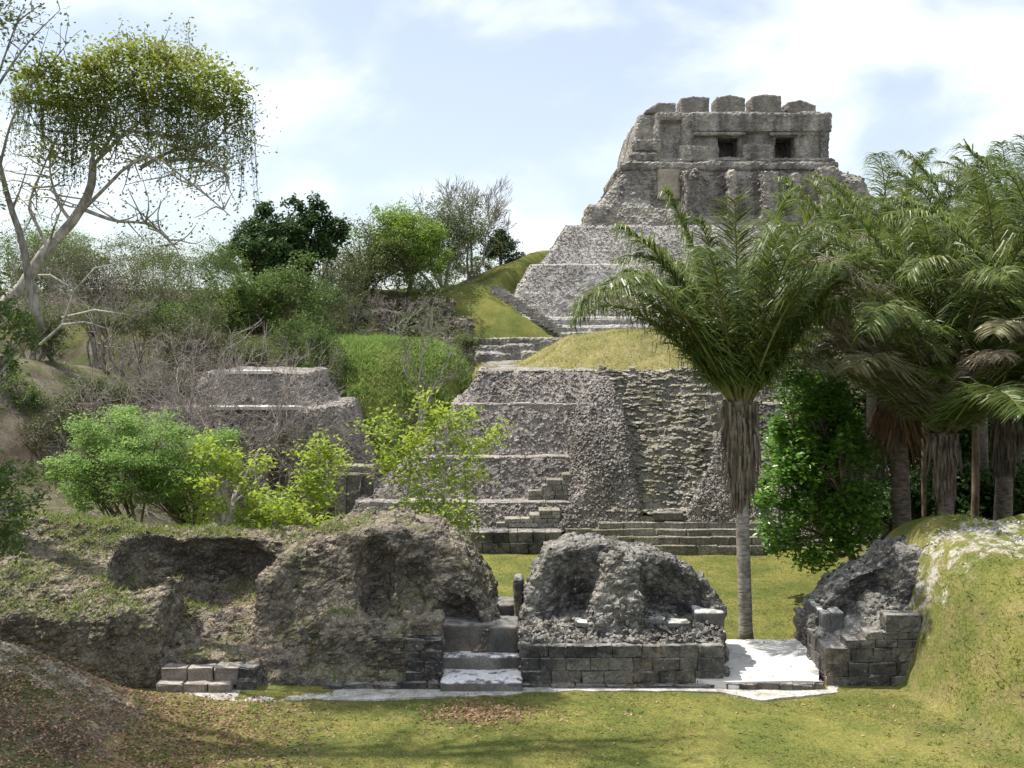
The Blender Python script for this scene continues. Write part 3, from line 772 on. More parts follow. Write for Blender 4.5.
# ruined central stair: worn uneven steps
sx = np.arange(4.6, 11.6, 0.09); sy = np.arange(53.2, 60.4, 0.07)
SX, SY = np.meshgrid(sx, sy, indexing='ij')
p2 = np.stack([SX.ravel(), SY.ravel(), np.zeros(SX.size)], -1)
yy = p2[:, 1] + 0.42 * fbm(p2, 0.8, 5, 4)
u = (yy - 53.4) / 0.42
frac = u - np.floor(u)
zst = PZ(510, 53.6) + (np.floor(u) + ss(0.0, 0.35, frac)) * 0.385 + 0.17 * fbm(p2, 1.5, 6, 5) + 0.06 * vnoise(p2, 5.0, 7)
zst = np.where(p2[:, 1] < 53.75, np.minimum(zst, PZ(510, 53.6) + 0.04 * vnoise(p2, 3, 2)), zst)
sv = p2.copy(); sv[:, 2] = zst
n1, n2 = SX.shape
ia = (np.arange(n1 - 1)[:, None] * n2 + np.arange(n2 - 1)[None]).ravel()
mb = MB().add(sv, np.stack([ia, ia + n2, ia + n2 + 1, ia + 1], -1), None, 0.5 + 0.4 * vnoise(p2, 3.0, 3))
g = rng(99); k = g.choice(len(sv), 3200)
k = k[np.abs(sv[k, 0] - XC) < 3.0]
mb.merge(stones(sv[k] + [0, 0, 0.03], g.uniform(0.07, 0.2, len(k)), 100, 0.5, False))
obj('ruined_stairway', mb, M['stair'], pyr)
# clean steps at the foot
g = rng(110)
lv = [(555, 764, 51.8, PL - 0.1, PZ(545.5, 51.9)), (560, 764, 52.05, PZ(546, 51.9), PZ(537, 52.1)), (566, 764, 52.4, PZ(537.5, 52.1), PZ(529.5, 52.45)), (598, 764, 52.75, PZ(530, 52.45), PZ(522.5, 52.8)), (640, 760, 53.1, PZ(523, 52.8), PZ(516.5, 53.15))]
for (pl, pr, Y, z0, z1) in lv:
    mb = MB(); masonry(mb, PX(pl, Y), PX(pr, Y), z0, z1, Y, 0.75, 1, g, 0.7, 2.0, gap=0.006, yj=0.05, jit=0.02)
    obj('step', mb, M['stair'], pyr)
mb = MB(); add_block(mb, PX(653, 53), PX(683, 53), 52.95, 53.6, PZ(520, 53), PZ(512.5, 53), g)
obj('altar_block', mb, M['block'], pyr)
# turf over the top
ux = np.arange(-2.2, 17.0, 0.16); uy = np.arange(58.6, 80, 0.16)
UX, UY = np.meshgrid(ux, uy, indexing='ij'); up = np.stack([UX.ravel(), UY.ravel(), np.zeros(UX.size)], -1)
D = super_ell(up[:, 0], up[:, 1], 8.5, 70, 9.3, 9.3, 2.0, 2)
zt = PZ(371, 61.0) - 0.15 + 2.4 * (1 - ss(0.0, 1.0, D))
zt = zt - 1.1 * ss(61.5, 59.2, up[:, 1]) * ss(4.4, 5.4, up[:, 0]) * ss(11.5, 10.5, up[:, 0])
zt = np.where((up[:, 1] < 61.0) & ((up[:, 0] < 5.0) | (up[:, 0] > 11)), zt - 3.4 * ss(61.2, 60.2, up[:, 1]), zt)
zt = np.where(up[:, 1] < 59.7, zt - 2.5, zt)
up[:, 2] = zt + 0.16 * fbm(up, 0.55, 12, 5)
n1, n2 = UX.shape; ia = (np.arange(n1 - 1)[:, None] * n2 + np.arange(n2 - 1)[None]).ravel()
mb = MB().add(up, np.stack([ia, ia + n2, ia + n2 + 1, ia + 1], -1))
cap_pts = up
obj('turf_top', mb, M['turf_cap'], pyr, True)

# ================================================================== GREAT TEMPLE PYRAMID
CX, CY = 22.0, 121.0
cas = thing('temple_pyramid', 'great grey limestone temple pyramid with roof blocks and two dark doorways, highest building', 'temple', (CX, 100, 8))
def tier(hb, yb, zb, ht, yt, zt, seed, vox, big, n_st, s_lo, s_hi, extra=None, soft=0.5, mat='tier', stone=0.03, name='tier'):
    f0 = stack_tier(hb, yb, zb, ht, yt, zt, CX, CY, soft)
    fn = (lambda X, Y, Z: extra(f0(X, Y, Z), X, Y, Z)) if extra else f0
    mb = solid(fn, (CX - hb - 1, yb - 1.5, zb - 0.5), (CX + hb + 1, min(2 * CY - yb + 1, 144), zt + 1.2), vox, seed, big=big, bs=0.35, stone=stone, sscale=2.2, fine=0.03)
    if n_st:
        p, nr = sample(mb, n_st, seed + 1, lambda c, n: (n[:, 2] < 0.9) * np.where(c[:, 1] < CY - 4, 1, 0.1))
        mb.merge(stones(p, rng(seed + 2).uniform(s_lo, s_hi, n_st), seed + 3))
    return obj(name, mb, M[mat], cas)
zB0, zB1 = PZ(312, 99.5), PZ(264, 103)
zC1 = PZ(225, 107)
zD1 = PZ(166, 110.6)
tier(25.5, 97.0, 5.0, 24.6, 97.6, PZ(325, 98), 200, 0.35, 0.12, 1500, 0.1, 0.2, name='lower_platform')
tier(24.2, 98.4, 9.0, 23.8, 98.7, PZ(317, 98.6), 205, 0.35, 0.10, 1500, 0.1, 0.2, name='lower_platform')
tier(23.9, 99.5, 9.5, 20.2, 103.0, zB1, 210, 0.28, 0.12, 14000, 0.06, 0.14)
tier(19.7, 103.9, zB1 - 0.8, 16.7, 107.0, zC1, 220, 0.28, 0.08, 14000, 0.06, 0.14)
def upper_extra(f, X, Y, Z):
    def X_(px, Y0=109.0): return PX(px, Y0)
    f = smax(f, -sbox(X, Y, Z, X_(652), X_(683), 104, 110.1, PZ(207, 109), PZ(166, 109), 0.5), 0.4)       # plastered recess
    f = smax(f, -sbox(X, Y, Z, X_(699), X_(820), 104, 109.7, PZ(216, 109), PZ(169, 109), 0.4), 0.3)
    for a, b, t in ((683, 697, 170), (727, 734, 172), (760, 778, 171), (790, 797, 175), (818, 836, 168)):
        f = smin(f, sbox(X, Y, Z, X_(a), X_(b), 107.9, 111, PZ(224, 109), PZ(t, 109), 0.25), 0.3)
    f = smin(f, sbox(X, Y, Z, X_(835), X_(868), 108.4, 114, PZ(224, 109), PZ(176, 109), 1.2), 1.2)
    f = smin(f, sbox(X, Y, Z, X_(586), X_(611), 107.9, 112, PZ(224, 109), PZ(205, 109), 0.6), 0.8)
    return f
tier(15.4, 107.9, zC1 - 0.5, 10.5, 110.4, zD1 - 0.2, 230, 0.2, 0.22, 2600, 0.1, 0.26, upper_extra, 0.5, 'castle', 0.10, 'upper_tier')
# plaster left in the recess
mb = solid(lambda X, Y, Z: sbox(X, Y, Z, PX(657, 110), PX(681, 110), 109.9, 110.6, PZ(200, 110), PZ(168, 110), 0.3), (PX(655, 110), 109.4, PZ(206, 110)), (PX(684, 110), 111, PZ(164, 110)), 0.15, 240, big=0.06, bs=0.8, stone=0.0)
M['ochre'] = mat_rock('ochre_plaster', (0.33, 0.28, 0.21), (0.50, 0.44, 0.34), 1.5, 0.3, stain=(0.16, 0.14, 0.12), stain_amt=0.4, up_amt=0.2, mortar=1.0, cellvar=0.2)
obj('plaster_patch', mb, M['ochre'], cas)
mb = MB(); g = rng(245)
for t in np.linspace(0, 1, 16):
    q = lerp(P(496, 288, 98.9), P(562, 329, 97.0), t); add_block(mb, q[0] - .35, q[0] + .35, q[1] - .3, q[1] + .4, q[2] - 0.6, q[2] + 0.12, g, 0.04, None, -0.3)
obj('edge_stones', mb, M['tier'], cas)
# ledge courses below the temple
def cbox(pl, pr, pt, pb, Y, dep, seed, name, mat='castle', vox=0.16, big=0.12, r=0.25, stone=0.08, parent=None):
    x0, x1, z0, z1 = PX(pl, Y), PX(pr, Y), PZ(pb, Y), PZ(pt, Y)
    mb = solid(lambda X, Y_, Z: sbox(X, Y_, Z, x0, x1, Y, Y + dep, z0, z1, r), (x0 - .6, Y - .6, z0 - .6), (x1 + .6, Y + dep + .6, z1 + .6), vox, seed, big=big, bs=0.5, stone=stone, sscale=2.0, fine=0.03)
    return obj(name, mb, M[mat], parent or cas)
cbox(620, 840, 161, 170, 109.9, 20, 250, 'ledge_course', vox=0.2)
cbox(676, 836, 157.5, 163, 110.5, 19, 252, 'ledge_course', vox=0.2)
# temple walls with real doorways into dark rooms
TY = 111.3
def temple(X, Y, Z):
    prof = spoly(X, Z, [(PX(629, TY), PZ(164, TY)), (PX(641, TY), PZ(111.5, TY)), (PX(821, TY), PZ(111.5, TY)), (PX(832, TY), PZ(164, TY))])
    f = smax(prof, np.maximum(TY - Y, Y - 129.0), 0.25)
    def cut(a, b, t, bo, y0, y1, r=0.1): return -sbox(X, Y, Z, PX(a, TY), PX(b, TY), y0, y1, PZ(bo, TY), PZ(t, TY), r)
    f = smax(f, cut(718.5, 740, 136.5, 157.5, 105, 115.8, 0.05), 0.05)
    f = smax(f, cut(776, 794, 137, 157, 105, 115.8, 0.05), 0.05)
    f = smax(f, cut(660, 690, 120, 158, 105, TY + 0.7, 0.3), 0.25)
    f = smax(f, cut(694, 772, 133, 146, 105, TY + 0.35, 0.1), 0.1)
    f = smax(f, cut(800, 830, 135, 160, 105, TY + 0.3, 0.15), 0.15)
    f = smax(f, cut(622, 655, 111, 140, 105, TY + 1.0, 0.4), 0.4)
    return f
mb = solid(temple, (PX(622, TY), TY - 0.6, PZ(166, TY)), (PX(840, TY), 129.6, PZ(108, TY)), 0.14, 260, big=0.13, bs=0.5, stone=0.06, sscale=2.2, fine=0.03)
obj('temple_wall', mb, M['castle'], cas)
cbox(691, 832, 112, 131.5, TY - 0.28, 1.0, 262, 'frieze', big=0.09, r=0.15)
cbox(694, 746, 131.8, 135.2, TY - 0.38, 0.9, 263, 'lintel', vox=0.1, big=0.04, r=0.08, stone=0.02)
cbox(770, 800, 132.2, 135.6, TY - 0.36, 0.9, 264, 'lintel', vox=0.1, big=0.04, r=0.08, stone=0.02)
cbox(679, 716.5, 145, 161, TY - 0.75, 1.6, 265, 'bench_block', big=0.08, r=0.2)
cbox(743, 775, 144, 161, TY - 0.7, 1.5, 266, 'bench_block', big=0.1, r=0.35)
cbox(632, 661, 139, 151, TY - 0.2, 2.0, 267, 'bench_block', big=0.08, r=0.2)
cbox(629, 659, 152, 162, TY - 0.5, 2.2, 268, 'bench_block', big=0.08, r=0.3)
cbox(821, 830, 125, 162, TY - 0.25, 1.2, 269, 'pilaster', big=0.1, r=0.2)
cbox(682, 693, 113, 146, TY - 0.15, 1.0, 270, 'pilaster', big=0.1, r=0.2)
# roof blocks
M['roofblock'] = mat_rock('brown_grey_roof_stone', (0.17, 0.155, 0.14), (0.37, 0.33, 0.29), 2.6, 0.5, stain=(0.08, 0.075, 0.07), stain_amt=0.5, up_amt=0.4, mortar=0.8, cellvar=0.4)
for i, (a, b, t1, t2, t3) in enumerate(((643, 677, 112, 103.5, 103), (679.5, 710.5, 98.5, 97, 98), (715, 746.5, 97.5, 95.5, 98), (750.5, 782.5, 97, 95, 96.5), (786.5, 817, 102, 100.5, 106))):
    Y = 112.2
    a, b, t1, t2, t3 = a + 1.0, b - 1.0, t1 - 0.6, t2 - 1.2, t3 - 0.6
    pl_ = [(PX(a, Y), PZ(113.5, Y)), (PX(a, Y) + 0.03, PZ(t1, Y)), (PX(lerp(a, b, .45), Y), PZ(t2, Y)), (PX(b, Y), PZ(t3, Y)), (PX(b, Y), PZ(113.5, Y))]
    fn = lambda X, Y_, Z: smax(spoly(X, Z, pl_), np.maximum(Y - Y_, Y_ - Y - 3.2), 0.12)
    mb = solid(fn, (PX(a, Y) - .5, Y - .5, PZ(114.5, Y)), (PX(b, Y) + .5, Y + 3.8, PZ(93, Y)), 0.1, 280 + i, big=0.05, bs=0.7, stone=0.04, sscale=2.4)
    obj('roof_block', mb, M['roofblock'], cas)

# ------------------------------------------------------------------ low walls and rubble between the pyramids
def ruin_wall(name, label, boxes, seed, vox, mat, big=0.15, stone=0.07, sscale=3.0, n_st=0, cat='wall', group=None, extra=None):
    """boxes: (px left, px right, py top, py bottom, Y front, depth)"""
    B = [(PX(a, Y), PX(b, Y), Y, Y + d, PZ(bo, Y), PZ(t, Y)) for a, b, t, bo, Y, d in boxes]
    def fn(X, Y, Z):
        f = None
        for x0, x1, y0, y1, z0, z1 in B:
            k = sbox(X, Y, Z, x0, x1, y0, y1, z0, z1, 0.18); f = k if f is None else smin(f, k, 0.2)
        return f
    A = np.array(B)
    mb = solid(fn, (A[:, 0].min() - .6, A[:, 2].min() - .6, A[:, 4].min() - .6), (A[:, 1].max() + .6, A[:, 3].max() + .6, A[:, 5].max() + .6), vox, seed, big=big, bs=0.5, stone=stone, sscale=sscale)
    if n_st:
        p, nr = sample(mb, n_st, seed + 1, lambda c, n: (c[:, 1] < A[:, 3].max()) * 1.0)
        mb.merge(stones(p, rng(seed + 2).uniform(0.08, 0.22, n_st), seed + 3))
    root = (float(A[:, 0].mean()), float(A[:, 2].min()), float(A[:, 4].min()))
    o = obj(name, mb, M[mat], None, loc=root)
    return tag(o, label, cat, group)
ruin_wall('ruined_wall', 'long low stepped grey wall with pale ledges, between the two pyramids', [(440, 575, 338, 360, 90, 1.5), (470, 505, 346, 362, 88, 1.5), (505, 535, 344, 362, 88.4, 1.5), (475, 512, 353, 366, 87, 1.4), (520, 560, 351, 366, 87.4, 1.2), (560, 640, 332, 360, 92, 1.5)], 300, 0.16, 'castle', 0.1)
ruin_wall('stone_outcrop', 'small dark rough rubble outcrop on the grass beside the left foot of the great temple', [(455, 492, 286, 297, 104, 2.5), (466, 488, 283, 292, 105, 2)], 310, 0.16, 'ruin', 0.25)
ruin_wall('rubble_wall', 'overgrown purplish rubble wall above the green mound, under the hilltop trees', [(345, 402, 312, 350, 92, 3), (398, 452, 300, 345, 94, 3), (330, 378, 330, 356, 88, 3), (440, 470, 318, 350, 92, 3)], 320, 0.2, 'ruin_earth', 0.35, 0.12, 2.2, 1500)
ruin_wall('low_wall', 'short low pale stone wall along the top edge of the green mound', [(326, 348, 349, 356, 80, 0.9), (350, 386, 351, 358, 79.6, 0.9)], 330, 0.12, 'stair', 0.08)
# small platform on the left, half hidden by the leafless bush
def left_plat(X, Y, Z):
    f = stack_tier(7.2, 59.2, 0.0, 4.9, 60.6, PZ(408, 60.6), -14.6, 66.5, 0.3)(X, Y, Z)
    f2 = stack_tier(4.2, 61.4, 5.0, 2.9, 62.6, PZ(372, 62.6), -14.6, 66.5, 0.3)(X, Y, Z)
    f = smin(f, f2, 0.1)
    f = smax(f, -sbox(X, Y, Z, PX(268, 59.5), PX(303, 59.5), 55, 60.9, 1.0, PZ(449, 59.5), 0.1), 0.1)
    return f
mb = solid(left_plat, (-22.4, 58.4, -0.6), (-6.6, 75, 8.4), 0.17, 340, big=0.12, bs=0.5, stone=0.05, sscale=3.5)
p, nr = sample(mb, 6500, 341, lambda c, n: (n[:, 2] < 0.86) * np.where(c[:, 1] < 66, 1, 0.1))
mb.merge(stones(p, rng(342).uniform(0.06, 0.14, len(p)), 343))
plat = thing('stone_platform', 'small two-tier cobbled platform with white ledges, left of the stepped pyramid behind a leafless bush', 'ruin', (-14.6, 59.2, 1.0))
obj('tiers', mb, M['cobble'], plat)
for (a, b, t, Y) in ((222, 272, 370.5, 62.3), (205, 300, 406.5, 60.3)):
    mb = MB(); g = rng(int(t)); masonry(mb, PX(a, Y), PX(b, Y), PZ(t + 3.4, Y), PZ(t, Y), Y, 0.9, 1, g, 0.5, 1.1, yj=0.05)
    obj('ledge', mb, M['pave'], plat)
mb = MB(); g = rng(3); add_block(mb, PX(264, 59.2), PX(308, 59.2), 59.1, 59.9, PZ(452, 59.2), PZ(446, 59.2), g)
obj('lintel', mb, M['block'], plat)
mb = MB(); masonry(mb, PX(335, 57), PX(372, 57), PL, PZ(466, 57), 57, 1.0, 2, g, 0.5, 1.1); masonry(mb, PX(335, 56.3), PX(360, 56.3), PL, PZ(474, 56.3), 56.2, 1.0, 1, g, 0.5, 1.1)
tag(obj('fallen_masonry', mb, M['stair'], None, loc=(PX(350, 57), 57, PL)), 'short row of pale squared stones on the grass right of the small platform', 'stones')

# ================================================================== FRONT RUINS
# --- left: long earth-and-rubble building with a hollow room
lr = thing('ruined_building', 'long collapsed earth and rubble building with a hollow room and mossy slopes, at left', 'ruin', (-7.5, 31.0, 0))
rim = [(-60, 505), (40, 520), (95, 526), (150, 533), (220, 543), (285, 543), (340, 527), (390, 520), (432, 529), (466, 545), (490, 580), (506, 614), (512, 640)]
rimx = np.array([PX(a, 34.2) for a, b in rim]); rimz = np.array([PZ(b, 34.2) for a, b in rim])
def left_ruin(X, Y, Z):
    xr = X.ravel(); yr = Y.ravel()
    rz = np.interp(xr, rimx, rimz)[:, None]
    # A: slope at the far left rising behind a rubble wall front
    front = 30.62 + 0.25 * np.sin(xr * 1.7)[:, None] * 0.4
    HA = 2.0 + (rz - 2.0) * np.clip((yr - 30.9) / 3.6, 0, 1)[None] ** 0.9 - 1.2 * ss(35.4, 37.2, yr)[None]
    fa = smax((Z - HA[..., None]) * 0.75, (front - yr[None])[..., None] + 0.06 * Z, 0.3)
    fa = smax(fa, X - PX(159, 30.8), 0.3)
    # back rim behind the hollow
    fb = sbox(X, Y, Z, PX(120, 34), PX(300, 34), 34.9, 37.4, -1, 3.42, 0.5)
    # floor of the hollow
    HF = 0.72 + 1.15 * ss(31.0, 34.6, yr)
    ff = smax(Z - HF[None, :, None], 31.0 - Y, 0.1); ff = smax(ff, np.maximum(PX(140, 33) - X, X - PX(300, 33)), 0.1)
    # big lump on the right
    prof = spoly(X, Z, [(PX(262, 34), -1)] + [(PX(a, 34), PZ(b, 34)) for a, b in ((268, 570), (292, 546), (340, 527), (390, 520), (432, 529), (466, 546), (486, 577), (497, 600), (500, 640))] + [(PX(500, 34), -1)])
    lean = 32.1 + 0.34 * np.maximum(Z - 1.0, 0) + 0.35 * np.sin(X * 1.9 + 0.6) - 0.55 * np.exp(-((X + 3.3) / 0.6) ** 2)
    fl = smax(prof * 0.9, np.maximum(lean - Y, Y - 36.8) * 0.9, 0.55)
    # earth slope right of the steps
    t = ss(PX(262, 32), PX(300, 32), xr)[:, None] * ss(PX(352, 32), PX(318, 32), xr)[:, None]
    HS = (0.35 + 3.1 * ss(30.9, 34.2, yr)[None]) * t
    fs = smax((Z - HS[..., None]) * 0.7, 30.75 - Y, 0.15); fs = smax(fs, np.maximum(PX(258, 32) - X, X - PX(355, 32)), 0.1)
    # low ledge in front of the lump
    top = 1.75 + 0.22 * np.sin(X * 2.3)
    fd = smax(smax(Z - top, (30.75 + 0.22 * Z) - Y, 0.35), np.maximum(PX(318, 31) - X, X - PX(443, 31.2)), 0.25); fd = np.maximum(fd, Y - 34)
    f = smin(fa, fb, 0.4); f = smin(f, ff, 0.15); f = smin(f, fl, 0.5); f = smin(f, fs, 0.5); f = smin(f, fd, 0.3)
    # undercut of the back wall of the hollow
    f = smax(f, -sell(X, Y, Z, (PX(224, 34.6), 34.3, 2.45), (1.75, 1.5, 1.12)), 0.15)
    f = smax(f, -sell(X, Y, Z, (PX(152, 33.6), 33.2, 3.0), (1.0, 1.5, 1.45)), 0.2)
    f = smax(f, -sell(X, Y, Z, (PX(378, 33), 32.4, 2.7), (0.55, 1.1, 1.2)), 0.15)
    f = smax(f, -sell(X, Y, Z, (PX(416, 33), 32.2, 2.5), (0.6, 0.9, 0.8)), 0.15)
    f = smax(f, -sell(X, Y, Z, (PX(455, 33), 32.2, 1.3), (0.8, 0.8, 0.9)), 0.2)
    return np.maximum(f, -0.25 - Z)
vL, qL = surface_nets(left_ruin, (-19.5, 30.2, -0.5), (0.2, 37.6, 5.2), 0.085)
vL = rough(vL, qL, 399, big=0.10, bs=0.8, stone=0.09, sscale=1.25, fine=0)
vL = rough(vL, qL, 400, big=0.04, bs=2.6, stone=0.045, sscale=3.4, fine=0.02)
mbL = MB().add(vL, qL)
p, nr = sample(mbL, 900, 401, lambda c, n: (n[:, 1] < 0.5) * np.where(n[:, 2] < 0.55, 1, 0.5))
mbL.merge(stones(p, rng(402).uniform(0.035, 0.11, len(p)), 403))
obj('rubble_core', mbL, M['ruin_earth'], lr)
g = rng(410)
for (a, b, t, bo, Y) in ((161, 240, 667.5, 683, 30.55), (156, 232, 684, 698.5, 30.22)):
    mb = MB(); masonry(mb, PX(a, Y), PX(b, Y), PZ(bo, Y) - 0.05, PZ(t, Y), Y, 0.6, 1, g, 0.6, 0.85, gap=0.03, yj=0.03, jit=0.022)
    obj('step', mb, M['step'], lr)
mb = MB(); masonry(mb, PX(238, 30.5), PX(256, 30.5), -0.05, PZ(668, 30.5), 30.45, 0.6, 2, g, 0.4, 0.55, jit=0.03)
obj('base_course', mb, M['block'], lr); mb = MB()
masonry(mb, PX(324, 30.6), PX(441, 30.6), -0.05, PZ(683, 30.6), 30.5, 0.6, 1, g, 0.45, 0.9, jit=0.03)
masonry(mb, PX(405, 30.8), PX(442, 30.8), PZ(683, 30.8), PZ(640, 30.8), 30.8, 0.8, 4, g, 0.3, 0.6, jit=0.03, keep=lambda x, z: z < 1.3 or x > PX(425, 30.8))
obj('base_course', mb, M['block'], lr)
# two worn doorway steps and the plastered back wall
def worn(x0, x1, y0, y1, z0, z1, seed, mat, name, parent, vox=0.06, big=0.035, r=0.06):
    mb = solid(lambda X, Y, Z: sbox(X, Y, Z, x0, x1, y0, y1, z0, z1, r), (x0 - .2, y0 - .2, z0 - .2), (x1 + .2, y1 + .2, z1 + .2), vox, seed, big=big, bs=1.4, stone=0.0, fine=0.01)
    return obj(name, mb, M[mat], parent, True)
M['white_step'] = mat_rock('white_worn_stone', (0.10, 0.096, 0.09), (0.21, 0.20, 0.185), 2.0, 0.35, stain_amt=0.45, up=(0.80, 0.79, 0.77), up_amt=1.6, mortar=1.0, cellvar=0.2)
worn(PX(440, 30.4), PX(522, 30.4), 30.3, 31.9, -0.2, 0.30, 420, 'white_step', 'doorway_step', lr)
worn(PX(441, 31.4), PX(521, 31.4), 31.45, 33.4, 0.0, 0.66, 421, 'white_step', 'doorway_step', lr)
worn(PX(428, 32.0), PX(496, 32.0), 31.92, 33.1, 0.3, PZ(622, 32.2), 422, 'grey_wall', 'plaster_wall', lr)
worn(PX(488, 32.0), PX(519, 32.0), 31.86, 33.0, 0.3, PZ(624, 32.1), 423, 'grey_wall', 'plaster_wall', lr)
worn(PX(484, 33.6), PX(520, 33.6), 33.5, 34.6, 0.3, PZ(604, 33.6), 424, 'grey_wall', 'plaster_wall', lr, big=0.08)

# --- middle: vault wall on a masonry platform
mr = thing('vaulted_ruin', 'domed rubble vault remnant on a dark block platform, between the doorway steps and white paving', 'ruin', (3.1, 30.8, 0))
cp = [(515, 648), (518, 615), (524, 596), (531, 577), (545, 553), (570, 544), (600, 541), (628, 547), (660, 556), (688, 568), (708, 583), (720, 603), (724, 648)]
def mid_ruin(X, Y, Z):
    prof = spoly(X, Z, [(PX(a, 33), PZ(b, 33)) for a, b in cp] + [(PX(724, 33), -1), (PX(515, 33), -1)])
    f = smax(prof, np.maximum(32.25 + 0.1 * Z - Y, Y - 34.5), 0.22)
    # hollow vaults
    f = smax(f, -sell(X, Y, Z, (PX(579, 32.8), 31.75, 1.95), (0.95, 1.35, 1.5)), 0.3)
    f = smax(f, -sell(X, Y, Z, (PX(672, 32.8), 31.75, 1.85), (1.2, 1.35, 1.45)), 0.28)
    # central buttress with a plumb right edge
    b = smax(smax(31.4 + 0.30 * np.maximum(Z - 1.2, 0) - Y, X - PX(639, 32), 0.05), PX(601, 32) - 0.28 * np.maximum(2.9 - Z, 0) - X, 0.25)
    b = smax(b, np.maximum(Z - 3.42, Y - 34), 0.3)
    f = smin(f, b, 0.12)
    # rubble fan over the platform
    fan = 1.18 + 0.36 * ss(31.0, 32.4, Y) * (0.7 + 0.3 * np.exp(-((X - 3.2) / 1.5) ** 2)) + 0.5 * np.exp(-((X - 3.2) / 0.75) ** 2) * ss(31.2, 32.0, Y)
    q = np.maximum(np.maximum(Z - fan, 31.05 - Y), np.maximum(PX(522, 31) - X, X - PX(722, 31.5)))
    f = smin(f, q, 0.12)
    f = np.maximum(f, 0.05 - Z)
    return np.maximum(f, Y - 34.6)
vM, qM = surface_nets(mid_ruin, (-0.4, 30.6, -0.2), (7.2, 35, 4.2), 0.065)
vM = rough(vM, qM, 429, big=0.07, bs=1.1, stone=0.07, sscale=1.5, fine=0)
vM = rough(vM, qM, 430, big=0.04, bs=2.8, stone=0.035, sscale=4.0, fine=0.03)
mb = MB().add(vM, qM)
p, nr = sample(mb, 850, 431, lambda c, n: (n[:, 2] > 0.3) * (c[:, 1] < 32.4) * np.where(c[:, 2] < 2.3, 1.0, 0.12))
mb.merge(stones(p + [0, 0, 0.02], rng(432).uniform(0.05, 0.15, len(p)), 433, 0.6))
p, nr = sample(mb, 420, 434, lambda c, n: (n[:, 1] < 0.3) * 1.0)
mb.merge(stones(p, rng(435).uniform(0.03, 0.07, len(p)), 436))
obj('vault_core', mb, M['ruin'], mr)
g = rng(440)
mb = MB(); masonry(mb, PX(521, 30.75), PX(724, 30.75), 0.12, PZ(645.5, 30.75), 30.75, 0.75, 3, g, 0.4, 0.85, gap=0.004, yj=0.02, jit=0.014)
masonry(mb, PX(519, 30.7), PX(727, 30.7), -0.12, 0.13, 30.6, 0.9, 1, g, 0.6, 1.1, yj=0.03)
sidem = MB(); masonry(sidem, -0.9, 0.9, 0.12, PZ(646, 30.75), 0, 0.6, 3, g, 0.4, 0.8)      # right-hand return of the platform
vv, qq, _t = sidem.arrays(); vv = np.stack([5.96 - vv[:, 1], 32.45 + vv[:, 0], vv[:, 2]], -1)
mb.add(vv, qq, None, 0.45)
obj('platform_masonry', mb, M['block'], mr)
worn(PX(694, 32.3), PX(724.5, 32.3), 32.05, 33.9, 0.2, PZ(610, 32.3), 441, 'plaster', 'plaster_jamb', mr, big=0.05)
worn(PX(519, 32.3), PX(536, 32.3), 31.9, 33.0, 0.2, PZ(622, 32.3), 442, 'plaster', 'plaster_jamb', mr, big=0.04)
worn(PX(514, 33.3), PX(523, 33.3), 33.2, 34.0, 0.2, PZ(579, 33.3), 443, 'block', 'slender_stone', mr, big=0.03)
mb = MB()
for (a, b, t, bo) in ((576, 598, 622, 626), (638, 664, 618.5, 623), (668, 690, 623, 627), (712, 726, 633, 640)):
    add_block(mb, PX(a, 31.7), PX(b, 31.7), 31.65, 32.2, PZ(bo, 31.7), PZ(t, 31.7), g, 0.015)
obj('capstones', mb, M['plaster'], mr)

# --- right: vault end in the grassy mound with a stepped masonry front
rr = thing('vault_end_ruin', 'vault end running into the grassy mound at right, with a low stair-stepped dark block front', 'ruin', (10.2, 30.8, 0))
rp = [(814, 645), (816, 622), (822, 604), (836, 586), (858, 573), (880, 561), (906, 548), (940, 545), (945, 650)]
def right_ruin(X, Y, Z):
    prof = spoly(X, Z, [(PX(a, 33), PZ(b, 33)) for a, b in rp] + [(PX(945, 33), -1), (PX(814, 33), -1)])
    f = smax(prof, np.maximum(32.35 + 0.08 * Z - Y, Y - 34.6), 0.25)
    f = smax(f, -sell(X, Y, Z, (PX(868, 32.6), 31.6, 1.5), (1.5, 1.6, 1.8)), 0.2)
    # turned flank at the right, running forward into the mound
    s = smax(np.maximum(PX(906, 31.6) - X, X - 12.6), np.maximum(30.9 + 0.35 * Z - Y, Y - 34.6), 0.3)
    s = smax(s, Z - PZ(553, 32) - 0.1 * (X - 11.3), 0.4)
    f = smin(f, s, 0.2)
    # fallen core inside
    f = smin(f, sell(X, Y, Z, (PX(882, 32.3), 32.6, 0.9), (0.85, 0.9, 1.35)), 0.2)
    # rubble behind the stepped front
    fan = 1.0 + 0.62 * ss(PX(835, 31), PX(890, 31), X) + 0.2 * ss(31.2, 32.6, Y)
    q = np.maximum(np.maximum(Z - fan, 31.15 - Y), np.maximum(PX(830, 31) - X, X - 12))
    f = smin(f, q, 0.1)
    return np.maximum(np.maximum(f, -0.2 - Z), Y - 34.8)
vR, qR = surface_nets(right_ruin, (8.4, 30.4, -0.4), (13.2, 35.2, 4.4), 0.065)
vR = rough(vR, qR, 449, big=0.07, bs=1.1, stone=0.10, sscale=1.5, fine=0)
vR = rough(vR, qR, 450, big=0.04, bs=2.8, stone=0.035, sscale=4.0, fine=0.03)
mb = MB().add(vR, qR)
p, nr = sample(mb, 350, 451, lambda c, n: (n[:, 1] < 0.4) * 1.0)
mb.merge(stones(p, rng(452).uniform(0.035, 0.1, len(p)), 453))
obj('vault_core', mb, M['ruin'], rr)
g = rng(460); mb = MB()
xs = [826, 846, 866, 886, 924]; tops = [648, 640, 632.5, 615]
zr = [-0.1, 0.3, 0.68, PZ(648, 30.8)]
